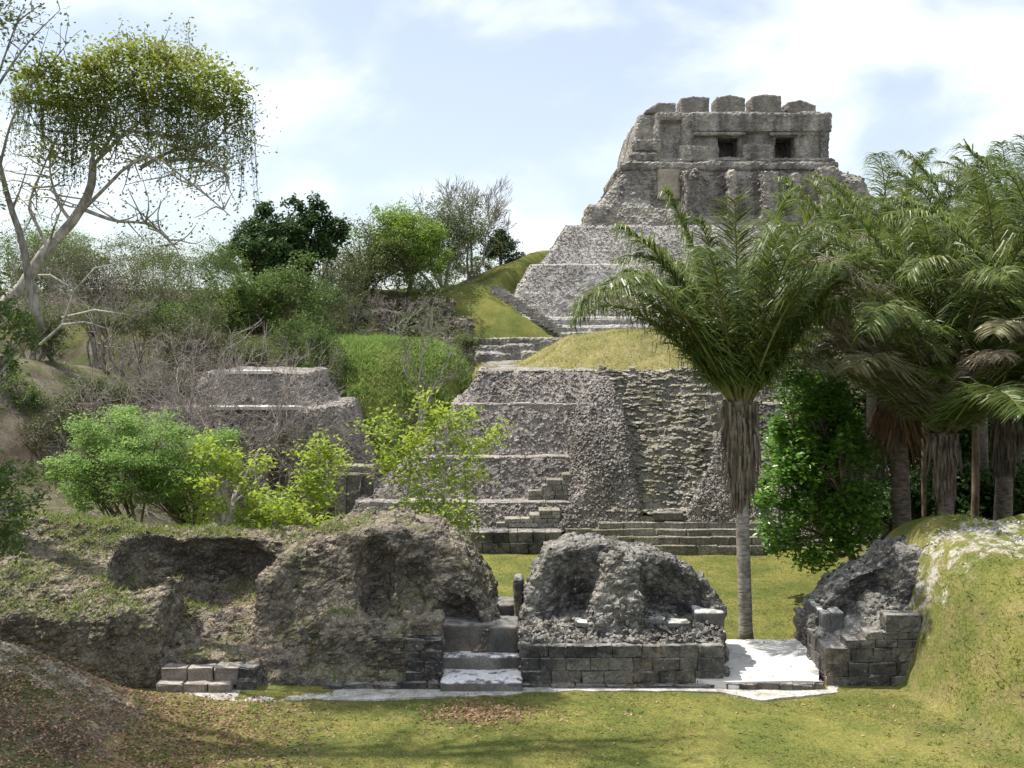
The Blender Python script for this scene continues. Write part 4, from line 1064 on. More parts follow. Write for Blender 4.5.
for r in range(3): masonry(mb, PX(826, 30.8), PX(924, 30.8), zr[r], zr[r + 1], 30.8, 0.6, 1, g, 0.45, 0.85, yj=0.02)
masonry(mb, PX(846, 30.8), PX(924, 30.8), zr[3], PZ(640, 30.8), 30.8, 0.6, 1, g, 0.4, 0.7, yj=0.02)
masonry(mb, PX(866, 30.8), PX(924, 30.8), PZ(640, 30.8), PZ(632.5, 30.8), 30.8, 0.6, 1, g, 0.4, 0.7, yj=0.02)
masonry(mb, PX(886, 30.8), PX(922, 30.8), PZ(632.5, 30.8), PZ(615, 30.8), 30.82, 0.6, 1, g, 0.55, 1.1, yj=0.02)
sidem = MB(); masonry(sidem, 0, 1.5, -0.1, PZ(648, 30.8), 0, 0.5, 3, g, 0.4, 0.7)
vv, qq, _t = sidem.arrays(); vv = np.stack([PX(826, 30.8) + vv[:, 1] + 0.02, 31.42 + vv[:, 0], vv[:, 2]], -1)
mb.add(vv, qq, None, 0.6)
obj('stepped_masonry', mb, M['block'], rr)
worn(PX(815.5, 33), PX(829, 33), 32.3, 34.0, -0.2, PZ(610, 32.6), 461, 'plaster', 'plaster_jamb', rr, big=0.03)
worn(PX(829, 32.3), PX(843, 32.3), 32.1, 33.0, 0, PZ(610, 32.3), 462, 'plaster', 'plaster_jamb', rr, big=0.05)
mb = MB()
for k_, (t, bo) in enumerate(((601, 610), (610, 619), (619, 628), (628, 641))):
    add_block(mb, PX(808, 35.4) + g.uniform(-.02, .02), PX(817.5, 35.4), 35.2, 35.6, PZ(bo, 35.4) - (0.5 if k_ == 3 else 0), PZ(t, 35.4), g, 0.015)
tag(obj('stone_pillar', mb, M['plaster'], None, loc=(PX(812, 35.4), 35.4, PL)), 'slim broken stone pillar standing behind the jamb of the right vault end', 'pillar')
# ================================================================== TREES
def leafy_tree(name, label, cat, base, clumps, leaf, n_leaf, mat, bark, tr, seed, group=None, fork=0.35, sub=9, subr=0.36, up=0.5, aspect=0.45, hang=0.0, multi=1, limb=None, sag=0.0):
    """clumps: list of (centre, radius or (rx, ry, rz)); trunk, limbs and twigs in one mesh, foliage in another"""
    g = rng(seed); base = np.asarray(base, float)
    C = np.array([c for c, r in clumps], float); RR = np.array([np.broadcast_to(np.asarray(r, float), 3) for c, r in clumps])
    root = thing(name, label, cat, tuple(base), group)
    mean = C.mean(0)
    tm = MB(); lm = MB()
    forks = []
    for m in range(multi):
        b = base + np.array([g.normal() * tr * 1.6, g.normal() * tr * 1.6, 0]) * (multi > 1)
        fk = lerp(b, mean, fork) + g.normal(size=3) * 0.12 * np.linalg.norm(mean - b) * np.array([1, 1, 0.2]) * (1.5 if multi > 1 else 0.5)
        pts = curve(b - [0, 0, 0.25], fk, g, 7, 0.06)
        tm.tube(pts, np.linspace(tr * 1.15, tr * 0.72, 7), 8)
        forks.append(fk)
    tot = (RR.prod(1) ** (2 / 3)).sum()
    for c, r in zip(C, RR):
        fk = forks[int(np.argmin([np.linalg.norm(c - f) + g.uniform(0, 1) for f in forks]))]
        lr_ = (limb or tr * 0.5) * g.uniform(0.7, 1.1)
        lp = curve(fk, c - [0, 0, r[2] * 0.3], g, 7, 0.09, sag)
        tm.tube(lp, np.linspace(lr_, lr_ * 0.35, 7), 6)
        ns = max(3, int(sub * g.uniform(0.8, 1.2)))
        cen = c + in_ball(g, ns, 0.4) * r * np.array([1, 1, 1.0])
        w = n_leaf * (r.prod() ** (2 / 3)) / tot / ns
        for s in cen:
            st = lp[g.integers(3, 7)]
            tm.tube(curve(st, s, g, 5, 0.1), np.linspace(lr_ * 0.33, lr_ * 0.08, 5), 4, cap=False)
            k = max(4, int(w * g.uniform(0.6, 1.4)))
            sr = subr * r * g.uniform(0.7, 1.3)
            pp = s + np.clip(g.normal(size=(k, 3)) * 0.55, -1.35, 1.35) * sr
            lm.merge(leaf_quads(pp, leaf, g, up, aspect, np.clip(g.normal(0.5, 0.22, k) + g.normal() * 0.14, 0, 1), hang))
    obj('trunk', tm, M[bark], root, True)
    obj('crown', lm, M[mat], root)
    return root
def crown(px, py, rx, ry, Y, n, seed, cr=0.45, depth=1.0, flat_top=False):
    """clumps filling an ellipse of the picture, given a real depth"""
    g = rng(seed); c = P(px, py, Y); a, b = rx * Y / F, ry * Y / F
    d = in_ball(g, n, 0.45)
    if flat_top: d[:, 2] = np.abs(d[:, 2]) * 0.9 - 0.15
    sz = np.array([a, max(a, b) * depth, b])
    cs = c + d * sz * 0.78
    return [(q, np.array([a, a * 0.9 * depth, b]) * cr * g.uniform(0.75, 1.25)) for q in cs]
def bare_tree(name, label, base, h, spread, seed, bark='bark_twig', r0=0.12, depth=5, cat='tree', group=None, leaf=None, n_leaf=0, dirn=(0, 0, 1), kids=(2, 4), ratio=0.72, leafsize=0.1, stems=1, grav=0.0):
    g = rng(seed); root = thing(name, label, cat, tuple(base), group); tm = MB(); ends = []
    def grow(p, d, l, r, lv):
        n = 5
        pts = [p]; dd = d.copy()
        for i in range(n - 1):
            dd = dd + g.normal(size=3) * 0.13; dd[2] += 0.03 - grav * (depth - lv) * 0.02; dd /= np.linalg.norm(dd)
            pts.append(pts[-1] + dd * l / (n - 1))
        pts = np.array(pts)
        r1 = r * 0.62
        tm.tube(pts, np.linspace(r, r1, n), 7 if lv == depth else (5 if lv > 2 else 3), cap=False)
        if lv == 0: ends.append(pts[-1]); ends.append(pts[2]); return
        for k in range(g.integers(kids[0], kids[1] + 1)):
            t = g.integers(2, n)
            nd = dd + g.normal(size=3) * spread; nd /= np.linalg.norm(nd)
            grow(pts[t] if k else pts[-1], nd, l * ratio * g.uniform(0.75, 1.2), max(r1 * (0.85 if not k else 0.66), 0.00019 * base[1]), lv - 1)
    for s in range(stems):
        d0 = np.asarray(dirn, float) + (g.normal(size=3) * np.array([.5, .5, .1]) if stems > 1 else 0); d0 /= np.linalg.norm(d0)
        tot = sum(ratio ** i for i in range(depth + 1))
        grow(np.asarray(base, float) - [0, 0, 0.2], d0, h / tot * 1.15, r0, depth)
    obj('trunk', tm, M[bark], root, True)
    if leaf:
        e = np.array(ends); k = g.choice(len(e), n_leaf)
        lm = leaf_quads(e[k] + g.normal(size=(n_leaf, 3)) * 0.16, leafsize, g, 0.3, 0.5)
        obj('crown', lm, M[leaf], root)
    return root

# ---- hilltop trees left of the great temple
def gp(px, Y): x = PX(px, Y); return (x, Y, gz(x, Y) - 0.1)
leafy_tree('evergreen_tree', 'large dark green dense tree on the skyline, left of the hilltop trees', 'tree', gp(292, 92), crown(283, 252, 62, 48, 92, 30, 1, 0.25) + [(P(310, 212, 92), 1.3), (P(262, 222, 92), 1.5), (P(330, 245, 92), 1.5), (P(338, 228, 92), 0.9), (P(295, 207, 92), 0.9), (P(240, 235, 92), 1.2), (P(228, 262, 92), 1.2), (P(318, 222, 92), 1.1)], 0.42, 22000, 'leaf_dark', 'bark_brown', 0.3, 501, subr=0.45)
leafy_tree('broadleaf_tree', 'mid green rounded tree in front of the large dark skyline tree', 'tree', gp(255, 80), crown(262, 305, 66, 46, 80, 22, 2, 0.42) + crown(215, 320, 40, 34, 80, 8, 3, 0.5), 0.28, 19000, 'leaf_mid', 'bark_brown', 0.22, 502)
leafy_tree('spreading_tree', 'grey olive thinly leaved tree with many fanned stems, right of the large dark skyline tree', 'tree', gp(362, 98), crown(368, 258, 56, 44, 98, 26, 4, 0.40), 0.22, 15000, 'leaf_olive', 'bark_brown', 0.14, 503, multi=6, fork=0.5, subr=0.34, sub=14)
leafy_tree('light_green_tree', 'fresh light green tree on the skyline with a leaning reddish trunk', 'tree', gp(408, 100), crown(412, 238, 50, 42, 100, 22, 5, 0.44), 0.28, 19000, 'leaf_bright', 'bark_brown', 0.22, 504)
leafy_tree('pale_tree', 'pale olive wide tree between the light green tree and the bare tree', 'tree', gp(440, 106), crown(448, 240, 50, 46, 106, 26, 6, 0.42), 0.22, 17000, 'leaf_olive', 'bark_grey', 0.16, 505, multi=4, fork=0.45, subr=0.34, sub=14)
bare_tree('bare_tree', 'tall grey leafless tree on the skyline, left of the small round tree', gp(468, 110), 9.5, 0.24, 506, 'bark_grey', 0.16, 6, kids=(2, 4), ratio=0.74, stems=3)
leafy_tree('small_tree', 'small dark green tree standing alone on the skyline beside the great temple', 'tree', gp(500, 112), crown(501, 243, 27, 22, 112, 11, 7, 0.5), 0.26, 5200, 'leaf_dark', 'bark_grey', 0.2, 507, fork=0.6)
leafy_tree('low_bush', 'low dark bush at the skyline right under the small round tree', 'bush', gp(520, 112), crown(522, 260, 22, 11, 112, 6, 8, 0.5), 0.3, 1300, 'leaf_dark', 'bark_grey', 0.1, 508)
for i, (px, py, rx, ry, Y, mt, lb, n) in enumerate([
    (332, 285, 26, 40, 110, 'leaf_dark', 'dark shaded bush below the large dark skyline tree', 2600),
    (395, 268, 30, 22, 112, 'leaf_mid', 'dull green undergrowth bush behind the fanned thin tree', 1900),
    (448, 268, 26, 20, 116, 'leaf_olive', 'brownish undergrowth bush between the hilltop trunks', 1600),
    (480, 262, 18, 18, 118, 'leaf_olive', 'grey green undergrowth bush under the bare hilltop tree', 1200)]):
    leafy_tree('bush', lb, 'bush', gp(px, Y), crown(px, py, rx, ry, Y, 7, 20 + i, 0.45), 0.28, n, mt, 'bark_brown', 0.1, 520 + i, multi=3)

# ---- middle left: scrub on and around the dirt hill
scrub = [
    # px, py, rx, ry, Y, base px, mat, leaves, name, label
    (350, 325, 30, 32, 84, 345, 'leaf_olive', 2600, 'olive green scrubby tree above the green mound with a thin pale stem'),
    (205, 320, 36, 44, 74, 205, 'leaf_olive', 3000, 'grey green scrubby tree left of the mid green rounded tree'),
    (150, 285, 44, 40, 72, 150, 'leaf_olive', 3000, 'dull olive scrub tree on the dirt hill behind the dead branches'),
    (95, 265, 60, 40, 70, 95, 'leaf_brown', 4200, 'dull brownish scrub thicket on the hill crest below the vine tree'),
    (30, 262, 50, 38, 72, 30, 'leaf_mid', 3600, 'dark green scrub tree behind the leaning trunk at far left'),
    (60, 232, 40, 14, 84, 60, 'leaf_bright', 1500, 'bright green treetop showing behind the leaning trunk'),
    (300, 335, 34, 30, 76, 300, 'leaf_mid', 2600, 'dark leafy scrub tree on the slope right of the bare pale trunks'),
    (-20, 330, 60, 60, 62, -20, 'leaf_mid', 2600, 'shady green scrub tree cut by the left edge halfway up'),
    (330, 380, 16, 40, 70, 335, 'leaf_olive', 1500, 'narrow brown green bush on the left edge of the green mound'),
]
for i, (px, py, rx, ry, Y, bp, mt, n, lb) in enumerate(scrub):
    leafy_tree('scrub_tree', lb, 'tree', gp(bp, Y), crown(px, py + 8, rx * 1.1, ry * 1.35, Y, 16, 40 + i, 0.44), 0.15, int(n * 2.8), mt, 'bark_twig', 0.1, 540 + i, multi=4, fork=0.4, subr=0.3, aspect=0.45, sub=17)
leafy_tree('thin_tree', 'slim tree with a twisted pale trunk and sparse olive leaves, against the green mound', 'tree', gp(415, 69), [(P(a, b, 69), r) for a, b, r in ((425, 330, 1.5), (450, 345, 1.5), (405, 350, 1.4), (440, 375, 1.2), (420, 390, 1.2), (460, 365, 1.0), (398, 320, 1.0), (432, 305, 1.0), (408, 415, 0.9))], 0.2, 2300, 'leaf_olive', 'bark_pale', 0.13, 560, multi=3, fork=0.45, subr=0.6)
more = [
    (60, 262, 60, 26, 76, 'leaf_mid', 3600, 'mid green thicket behind the leaning trunk, below the vine tree'),
    (140, 255, 60, 26, 82, 'leaf_olive', 3600, 'olive thicket against the sky between the vine tree and the dark skyline tree'),
    (200, 270, 44, 36, 84, 'leaf_mid', 3600, 'mid green thicket directly left of the large dark skyline tree'),
    (170, 318, 46, 26, 70, 'leaf_mid', 2600, 'green brush on the slope left above the small platform'),
    (305, 300, 36, 30, 84, 'leaf_mid', 3200, 'green thicket right below the large dark skyline tree'),
    (345, 290, 34, 26, 95, 'leaf_olive', 2400, 'olive thicket under the fanned thin stemmed tree'),
    (428, 285, 44, 14, 98, 'leaf_mid', 1600, 'low green hedge under the pale and the light green skyline trees'),
    (20, 400, 36, 30, 52, 'leaf_mid', 2200, 'green brush low on the dirt hill at the left edge'),
    (100, 395, 40, 22, 54, 'leaf_olive', 2000, 'olive brush on the dirt hill right above the feathery bush'),
    (120, 320, 50, 20, 66, 'leaf_olive', 2600, 'olive brush on the hill slope below the dead branches'),
    (190, 345, 40, 30, 64, 'leaf_brown', 3000, 'tangled brown brush left of the white ledges of the small platform'),
    (165, 390, 40, 26, 58, 'leaf_brown', 2000, 'dry brush low on the dirt hill above the feathery bush'),
    (35, 330, 40, 30, 58, 'leaf_olive', 2600, 'olive brush on the dirt hill beside the pale dead branch'),
    (60, 420, 40, 30, 50, 'leaf_brown', 1500, 'low brown brush at the foot of the dirt hill near the left edge'),
    (255, 345, 50, 16, 72, 'leaf_olive', 2600, 'olive brush right above the upper white ledge of the small platform'),
    (318, 350, 20, 36, 72, 'leaf_mid', 2200, 'dark green bush squeezed between the small platform and the green mound'),
    (330, 300, 30, 20, 88, 'leaf_dark', 2400, 'dark bush in the gap right of the mid green rounded tree'),
    (290, 440, 22, 12, 56, 'leaf_brown', 700, 'small dry brush beside the dark opening of the small platform'),
    (470, 340, 18, 14, 82, 'leaf_olive', 1200, 'grey olive bush at the left end of the long stepped grey wall'),
]
for i, (px, py, rx, ry, Y, mt, n, lb) in enumerate(more):
    leafy_tree('brush', lb, 'bush', gp(px, Y), crown(px, py, rx, ry, Y, 14, 240 + i, 0.42), 0.14, int(n * 2.6), mt, 'bark_twig', 0.06, 660 + i, multi=6, fork=0.35, subr=0.33, aspect=0.45, sub=16)
bare = [
    (165, 70, 6.8, 0.38, 0.10, 'leafless pale grey tree on the slope above and left of the small platform', 2),
    (215, 66, 7.5, 0.30, 0.10, 'tall thin leafless pale tree standing above the white ledge of the small platform', 1),
    (150, 56, 6.0, 0.42, 0.09, 'spreading leafless shrub on the dirt hill above the feathery green bush', 3),
    (255, 68, 6.5, 0.45, 0.12, 'forked leafless pale tree in front of the mid green rounded tree', 1),
    (110, 62, 6.5, 0.45, 0.09, 'dry twiggy leafless tree on the hill crest under the vine tree', 3),
    (60, 60, 6.5, 0.5, 0.10, 'dry bare tree with low pale branches at the left of the hill crest', 3),
    (395, 86, 4.2, 0.5, 0.08, 'purplish leafless shrub sprawling over the rubble wall', 4),
    (440, 88, 4.0, 0.5, 0.08, 'leafless brown shrub at the right end of the rubble wall', 4),
    (185, 80, 8.0, 0.35, 0.10, 'pale leafless tree standing against the sky left of the dark skyline tree', 2),
    (225, 88, 7.5, 0.35, 0.09, 'faint thin leafless tree touching the left of the dark skyline tree', 2),
]
for i, (px, Y, h, sp, r, lb, st) in enumerate(bare):
    bare_tree('leafless_tree', lb, gp(px, Y), h, sp, 580 + i, 'bark_twig', r, 5, kids=(2, 3), ratio=0.74, stems=st)
bare_tree('leafless_bush', 'wide reddish grey leafless bush covering the small cobbled platform', gp(232, 52), 10.5, 0.5, 600, 'twig_red', 0.2, 6, kids=(3, 3), ratio=0.77, stems=4, leaf=None)
bare_tree('leafless_bush', 'smaller dense leafless bush left of the reddish grey bush, over the slope', gp(190, 53), 9.0, 0.55, 601, 'twig_red', 0.15, 6, kids=(2, 3), ratio=0.77, stems=5)
bare_tree('leafless_bush', 'grey twiggy bush at the right foot of the small cobbled platform', gp(296, 54), 8.0, 0.5, 602, 'bark_twig', 0.14, 6, kids=(2, 3), ratio=0.75, stems=4)
mb = MB(); g = rng(7)
for pts in ([(40, 345), (62, 325), (75, 290), (95, 268), (125, 262)], [(62, 325), (85, 322), (112, 330)], [(75, 290), (50, 275), (22, 275)], [(62, 318), (95, 310), (130, 315)]):
    pp = np.array([P(a, b, 50 + 0.4 * g.normal()) for a, b in pts]); mb.tube(pp, np.linspace(0.075, 0.022, len(pp)), 6)
tag(obj('dead_branch', mb, M['bark_pale'], None, True, loc=tuple(P(40, 345, 50))), 'pale dead forked branch sticking out over the dirt hill', 'branch')
mb = MB(); mb.tube([(*gp(294, 57)[:2], PL - .1), P(294, 478, 57), P(293, 464, 57)], [0.32, 0.27, 0.24], 9)
tag(obj('tree_stump', mb, M['bark_brown'], None, True, loc=gp(294, 57)), 'dark upright tree stump before the dark opening of the small platform', 'stump')

# ---- bushes and saplings just behind the long ruin
leafy_tree('feathery_bush', 'big feathery light green bush behind the left of the long ruin', 'bush', gp(140, 40.5), crown(136, 474, 76, 54, 40.5, 14, 61, 0.36, 0.8) + [(P(180, 500, 40.5), 0.9), (P(95, 490, 40.5), 0.9)] + [(P(a, b, 40 + d), np.array([r, r, r * .45])) for a, b, r, d in ((85, 435, 1.1, -.5), (120, 418, 1.2, 0), (160, 425, 1.1, -.6), (70, 468, 1.0, -.5), (205, 440, 1.1, 0), (140, 448, 1.3, -1.4), (100, 462, 1.2, -1.4), (180, 466, 1.2, -1.2), (225, 462, .9, 0), (150, 488, 1.2, -1.5))], 0.15, 36000, 'leaf_feather', 'bark_brown', 0.14, 620, multi=3, subr=0.42, up=1.0, aspect=0.34)
def sapling(label, basepx, Y, tips, n, seed, leaf=0.2, mat='leaf_lime', r=0.055, cr=0.42, tall=None):
    g = rng(seed); b = np.array(gp(basepx, Y)); root = thing('sapling', label, 'sapling', tuple(b))
    tm = MB(); lm = MB()
    stem_top = P(tips[0][0], tips[0][1], Y)
    st = curve(b - [0, 0, 0.2], stem_top, g, 9, 0.06); tm.tube(st, np.linspace(r, r * 0.3, 9), 6)
    for (a, c) in tips:
        e = P(a, c, Y) + [0, g.normal() * 0.5, 0]
        k = int(np.argmin(np.linalg.norm(st[1:8] - (e - [0, 0, 0.9]), axis=1))) + 1
        br = curve(st[k], e, g, 6, 0.1, -0.05); tm.tube(br, np.linspace(r * 0.45, r * 0.16, 6), 4, cap=False)
        m = max(10, n // len(tips))
        t = g.uniform(0.55, 1.1, m)
        q = st[k] + (e - st[k]) * t[:, None] + g.normal(size=(m, 3)) * cr * np.array([1, 1, 0.75]) * 0.6
        lm.merge(leaf_quads(q, leaf, g, 1.0, 0.5, np.clip(g.normal(0.5, 0.2, m) + g.normal() * 0.15, 0, 1), 0.3))
    obj('stem', tm, M['bark_pale'], root, True); obj('foliage', lm, M[mat], root)
    return root
sapling('yellow green sapling right of the feathery bush, leftmost of the saplings', 215, 38.5, [(205, 442), (190, 458), (222, 450), (185, 480), (215, 478), (235, 468), (200, 498), (225, 500), (190, 515), (210, 525), (240, 450), (178, 470)], 1700, 630)
sapling('yellow green sapling with several grey stems beside the leafless bush trunk', 258, 38, [(255, 462), (243, 480), (268, 490), (250, 500), (275, 505), (238, 512), (262, 520), (285, 498), (230, 528), (250, 532), (280, 525)], 1500, 631)
sapling('short bushy yellow green sapling below the tree stump', 285, 37.2, [(282, 492), (275, 510), (292, 505), (285, 522), (300, 515), (310, 527), (268, 530), (325, 522), (335, 530)], 1200, 632)
sapling('leafy yellow green sapling in front of the right foot of the small platform', 318, 39, [(318, 440), (305, 455), (330, 452), (312, 470), (326, 472), (340, 462), (303, 482), (318, 490), (332, 488), (310, 500)], 1500, 633)
sapling('tall sparse lime green sapling with pale stem in front of the stepped pyramid', 392, 38.5, [(422, 395), (380, 420), (372, 440), (398, 452), (384, 458), (365, 425), (415, 432), (405, 470), (432, 440), (440, 412)], 900, 634)
sapling('wide lime green sapling before the pyramid terraces, rightmost of the saplings', 452, 38.2, [(448, 412), (470, 412), (428, 425), (492, 440), (460, 440), (500, 432), (440, 455), (470, 458), (425, 470), (480, 475), (455, 480), (440, 490), (465, 500), (415, 490), (452, 512), (435, 520), (405, 505), (395, 520), (425, 508), (470, 522), (380, 470), (408, 448)], 2900, 635)

# ---- vine-draped tree leaning in from the left
VY = 34.0
vt = thing('vine_draped_tree', 'tall leaning pale tree with an umbrella crown draped in hanging vines', 'tree', (PX(-30, VY), VY, gz(PX(-30, VY), VY)), None)
g = rng(700); tm = MB(); lm = MB(); vm = MB()
def pth(l, Y0=VY, dy=0.0): return np.array([P(a, b, Y0 + dy * i) for i, (a, b) in enumerate(l)])
def smooth_path(p, n=14):
    t = np.linspace(0, len(p) - 1, n); i = np.clip(t.astype(int), 0, len(p) - 2); f = (t - i)[:, None]
    p0, p1, p2, p3 = p[np.clip(i - 1, 0, None)], p[i], p[i + 1], p[np.clip(i + 2, None, len(p) - 1)]
    return 0.5 * (2 * p1 + (p2 - p0) * f + (2 * p0 - 5 * p1 + 4 * p2 - p3) * f ** 2 + (3 * p1 - p0 - 3 * p2 + p3) * f ** 3)
trunk_p = smooth_path(np.concatenate([[[PX(-30, VY), VY, gz(PX(-30, VY), VY) - 0.2]], pth([(-10, 345), (22, 288), (48, 248), (72, 222), (90, 190), (93, 160)])]), 16)
tm.tube(trunk_p, np.linspace(0.24, 0.11, 16), 9)
limbs = [[(93, 165), (108, 150), (128, 130), (150, 115), (170, 105)], [(80, 213), (110, 190), (140, 168), (165, 162), (190, 180), (222, 205), (240, 220)], [(93, 160), (92, 130), (98, 100), (100, 75)], [(100, 155), (112, 125), (118, 95), (135, 70)], [(140, 168), (170, 150), (205, 140), (230, 118)],
         [(72, 222), (60, 205), (52, 175), (48, 140)], [(128, 130), (160, 135), (190, 140), (215, 150)], [(48, 248), (38, 225), (30, 205), (38, 170), (55, 130)], [(85, 210), (120, 222), (150, 225), (175, 245)], [(165, 162), (190, 158), (215, 165), (235, 180)]]
ends = []
for l in limbs:
    p = smooth_path(pth(l, VY, 0) + np.concatenate([[0], np.cumsum(g.normal(size=len(l) - 1) * 0.25)])[:, None] * [0, 1, 0], 12)
    tm.tube(p, np.linspace(0.07, 0.016, 12), 6); ends += list(p[5:])
    for k in range(20):
        s = p[g.integers(3, 12)]; e = s + np.array([g.normal() * 0.9, g.normal() * 0.7, g.normal() * 0.6 + 0.3])
        tm.tube(curve(s, e, g, 5, 0.12), np.linspace(0.03, 0.009, 5), 4, cap=False); ends.append(e)
# the mat of vines over the top
top = [(28, 75, 16, 12), (45, 68, 18, 14), (40, 92, 22, 14), (70, 80, 22, 16), (90, 66, 22, 16), (115, 58, 24, 14), (140, 55, 24, 14), (165, 58, 24, 14), (190, 64, 24, 15), (212, 76, 22, 16), (232, 88, 16, 14), (240, 105, 9, 18), (100, 90, 26, 16), (130, 82, 28, 18), (160, 82, 28, 18), (190, 90, 26, 16), (215, 100, 20, 14), (60, 105, 22, 14), (20, 98, 12, 12), (80, 105, 16, 12), (175, 104, 16, 8), (145, 100, 18, 8), (205, 112, 14, 8)]
for a, b, rx, ry in top:
    c = P(a, b, VY + g.normal() * 0.5); r = np.array([rx, rx * 1.3, ry]) * VY / F * g.uniform(0.6, 1.15)
    n = int(17 * rx * ry / 10)
    q = c + np.clip(g.normal(size=(n, 3)) * 0.62, -1.6, 1.6) * r
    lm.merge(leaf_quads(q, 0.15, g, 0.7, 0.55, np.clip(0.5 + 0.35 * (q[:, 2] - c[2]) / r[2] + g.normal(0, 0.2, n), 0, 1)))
for a, b in ((122, 22), (130, 35), (145, 28), (155, 38), (170, 25), (190, 22), (185, 40), (200, 55), (118, 45), (160, 45)):   # sprays above the mat
    s = P(a + g.normal() * 6, 62, VY); e = P(a, b, VY + g.normal() * 0.4)
    tm.tube(curve(s, e, g, 5, 0.1), np.linspace(0.025, 0.008, 5), 4, cap=False)
    q = s + (e - s) * g.uniform(0.3, 1.08, 34)[:, None] + g.normal(size=(34, 3)) * 0.13
    lm.merge(leaf_quads(q, 0.13, g, 0.3, 0.5))
for k in range(70):      # loose leafy clumps below the mat
    c = P(g.uniform(20, 248), g.uniform(100, 165), VY + g.normal() * 0.9); n = int(g.uniform(25, 80))
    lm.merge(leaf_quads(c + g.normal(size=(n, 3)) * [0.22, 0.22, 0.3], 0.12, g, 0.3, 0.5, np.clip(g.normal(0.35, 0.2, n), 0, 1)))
# hanging strands with scattered small leaves
for k in range(330):
    a = g.uniform(12, 252); b0 = 88 + 18 * g.random() + (20 if a > 235 else 0)
    ln = g.uniform(18, 95) * (0.6 if 95 < a < 150 else 1.0) * (0.7 if a < 40 else 1)
    s = P(a, b0, VY + g.normal() * 0.9); e = s + np.array([g.normal() * 0.15, g.normal() * 0.15, -ln * VY / F])
    p = curve(s, e, g, 7, 0.06); vm.tube(p, 0.006, 3, cap=False)
    n = int(ln * 0.62); t = g.uniform(0, 1, n)
    i = np.clip((t * 6).astype(int), 0, 5); q = p[i] + (p[i + 1] - p[i]) * (t * 6 - i)[:, None] + g.normal(size=(n, 3)) * 0.05
    vm.merge(leaf_quads(q, 0.09, g, 0.1, 0.5, None, 0.8))
for x in (252, 256, 259):
    p = curve(P(x - 3, 100, VY), P(x, 200 - (259 - x) * 4, VY), g, 8, 0.04); vm.tube(p, 0.007, 3, cap=False)
    vm.merge(leaf_quads(p[g.integers(0, 8, 26)] + g.normal(size=(26, 3)) * [0.05, 0.05, 0.3], 0.1, g, 0.1, 0.5))
e = np.array(ends); k = g.choice(len(e), 3200)
lm.merge(leaf_quads(e[k] + g.normal(size=(3200, 3)) * 0.3, 0.11, g, 0.2, 0.5, g.uniform(0, .45, 3200)))
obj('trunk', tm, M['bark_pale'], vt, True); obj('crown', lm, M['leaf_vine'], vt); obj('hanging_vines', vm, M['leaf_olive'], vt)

# bare tree in the upper left corner and the leafy shade tree at the left edge
bl = thing('sparse_tree', 'sparse thin tree with few dark leaves in the upper left corner', 'tree', (PX(40, 33), 33, gz(PX(40, 33), 33)))
g = rng(720); tm = MB(); lm = MB(); ends = []
for l in ([(40, 330), (30, 285), (22, 240), (10, 205), (0, 165), (-12, 110)], [(12, 210), (20, 190), (28, 165)], [(45, 260), (55, 225), (70, 190)], [(0, 165), (12, 120), (30, 85), (42, 55)], [(-12, 110), (0, 70), (14, 30), (24, 5)], [(-5, 90), (15, 60), (35, 35), (60, 10)], [(30, 85), (50, 65), (66, 45)], [(-12, 110), (-30, 60), (-20, 10)], [(14, 30), (20, 20), (40, 5)]):
    p = smooth_path(pth(l, 33), 10); tm.tube(p, np.linspace(0.16 if l[0][0] == 40 else 0.05, 0.05 if l[0][0] == 40 else 0.01, 10), 6); ends += list(p[4:])
    for _ in range(8):
        s = p[g.integers(3, 10)]; e = s + g.normal(size=3) * [0.55, 0.5, 0.5] + [0, 0, 0.3]
        tm.tube(curve(s, e, g, 5, 0.1), np.linspace(0.016, 0.005, 5), 3, cap=False); ends.append(e)
e = np.array([q for q in ends if q[2] > PZ(150, 33)]); k = g.choice(len(e), 300)
lm.merge(leaf_quads(e[k] + g.normal(size=(300, 3)) * 0.12, 0.14, g, 0.2, 0.5))
for a, b in ((4, 10), (0, 25), (12, 22)): lm.merge(leaf_quads(P(a, b, 33) + g.normal(size=(90, 3)) * 0.25, 0.14, g, 0.2, 0.5, g.uniform(.5, 1, 90)))
obj('trunk', tm, M['bark_grey'], bl, True); obj('crown', lm, M['leaf_olive'], bl)
leafy_tree('shade_tree', 'yellowish green leafy tree whose low boughs enter at the left edge', 'tree', (-16.2, 26.5, gz(-16.2, 26.5) - 0.1),
           [(P(a, b, 25.5 + d), np.array([rx, rx, ry]) * 25.5 / F) for a, b, rx, ry, d in ((0, 300, 26, 26, 0), (20, 330, 20, 24, 0.4), (-25, 340, 30, 40, 0.5), (8, 360, 14, 14, 0), (5, 470, 28, 26, 0), (22, 500, 20, 28, -0.3), (-15, 520, 30, 34, 0.2), (8, 545, 22, 18, -0.2), (-40, 430, 34, 40, 0.4), (-70, 260, 60, 50, 0), (-90, 380, 60, 60, 0), (-110, 160, 80, 60, 0.5), (-40, 200, 40, 34, 1.0))] + [((-18.5, 30.5, 14), 2.0), ((-18.2, 28.5, 17), 2.0), ((-20, 28.5, 12), 1.8), ((-17.8, 28.2, 11.5), 1.6), ((-17.6, 27.3, 15.5), 1.6)],
           0.14, 34000, 'leaf_mid', 'bark_grey', 0.26, 730, subr=0.5, sub=10)

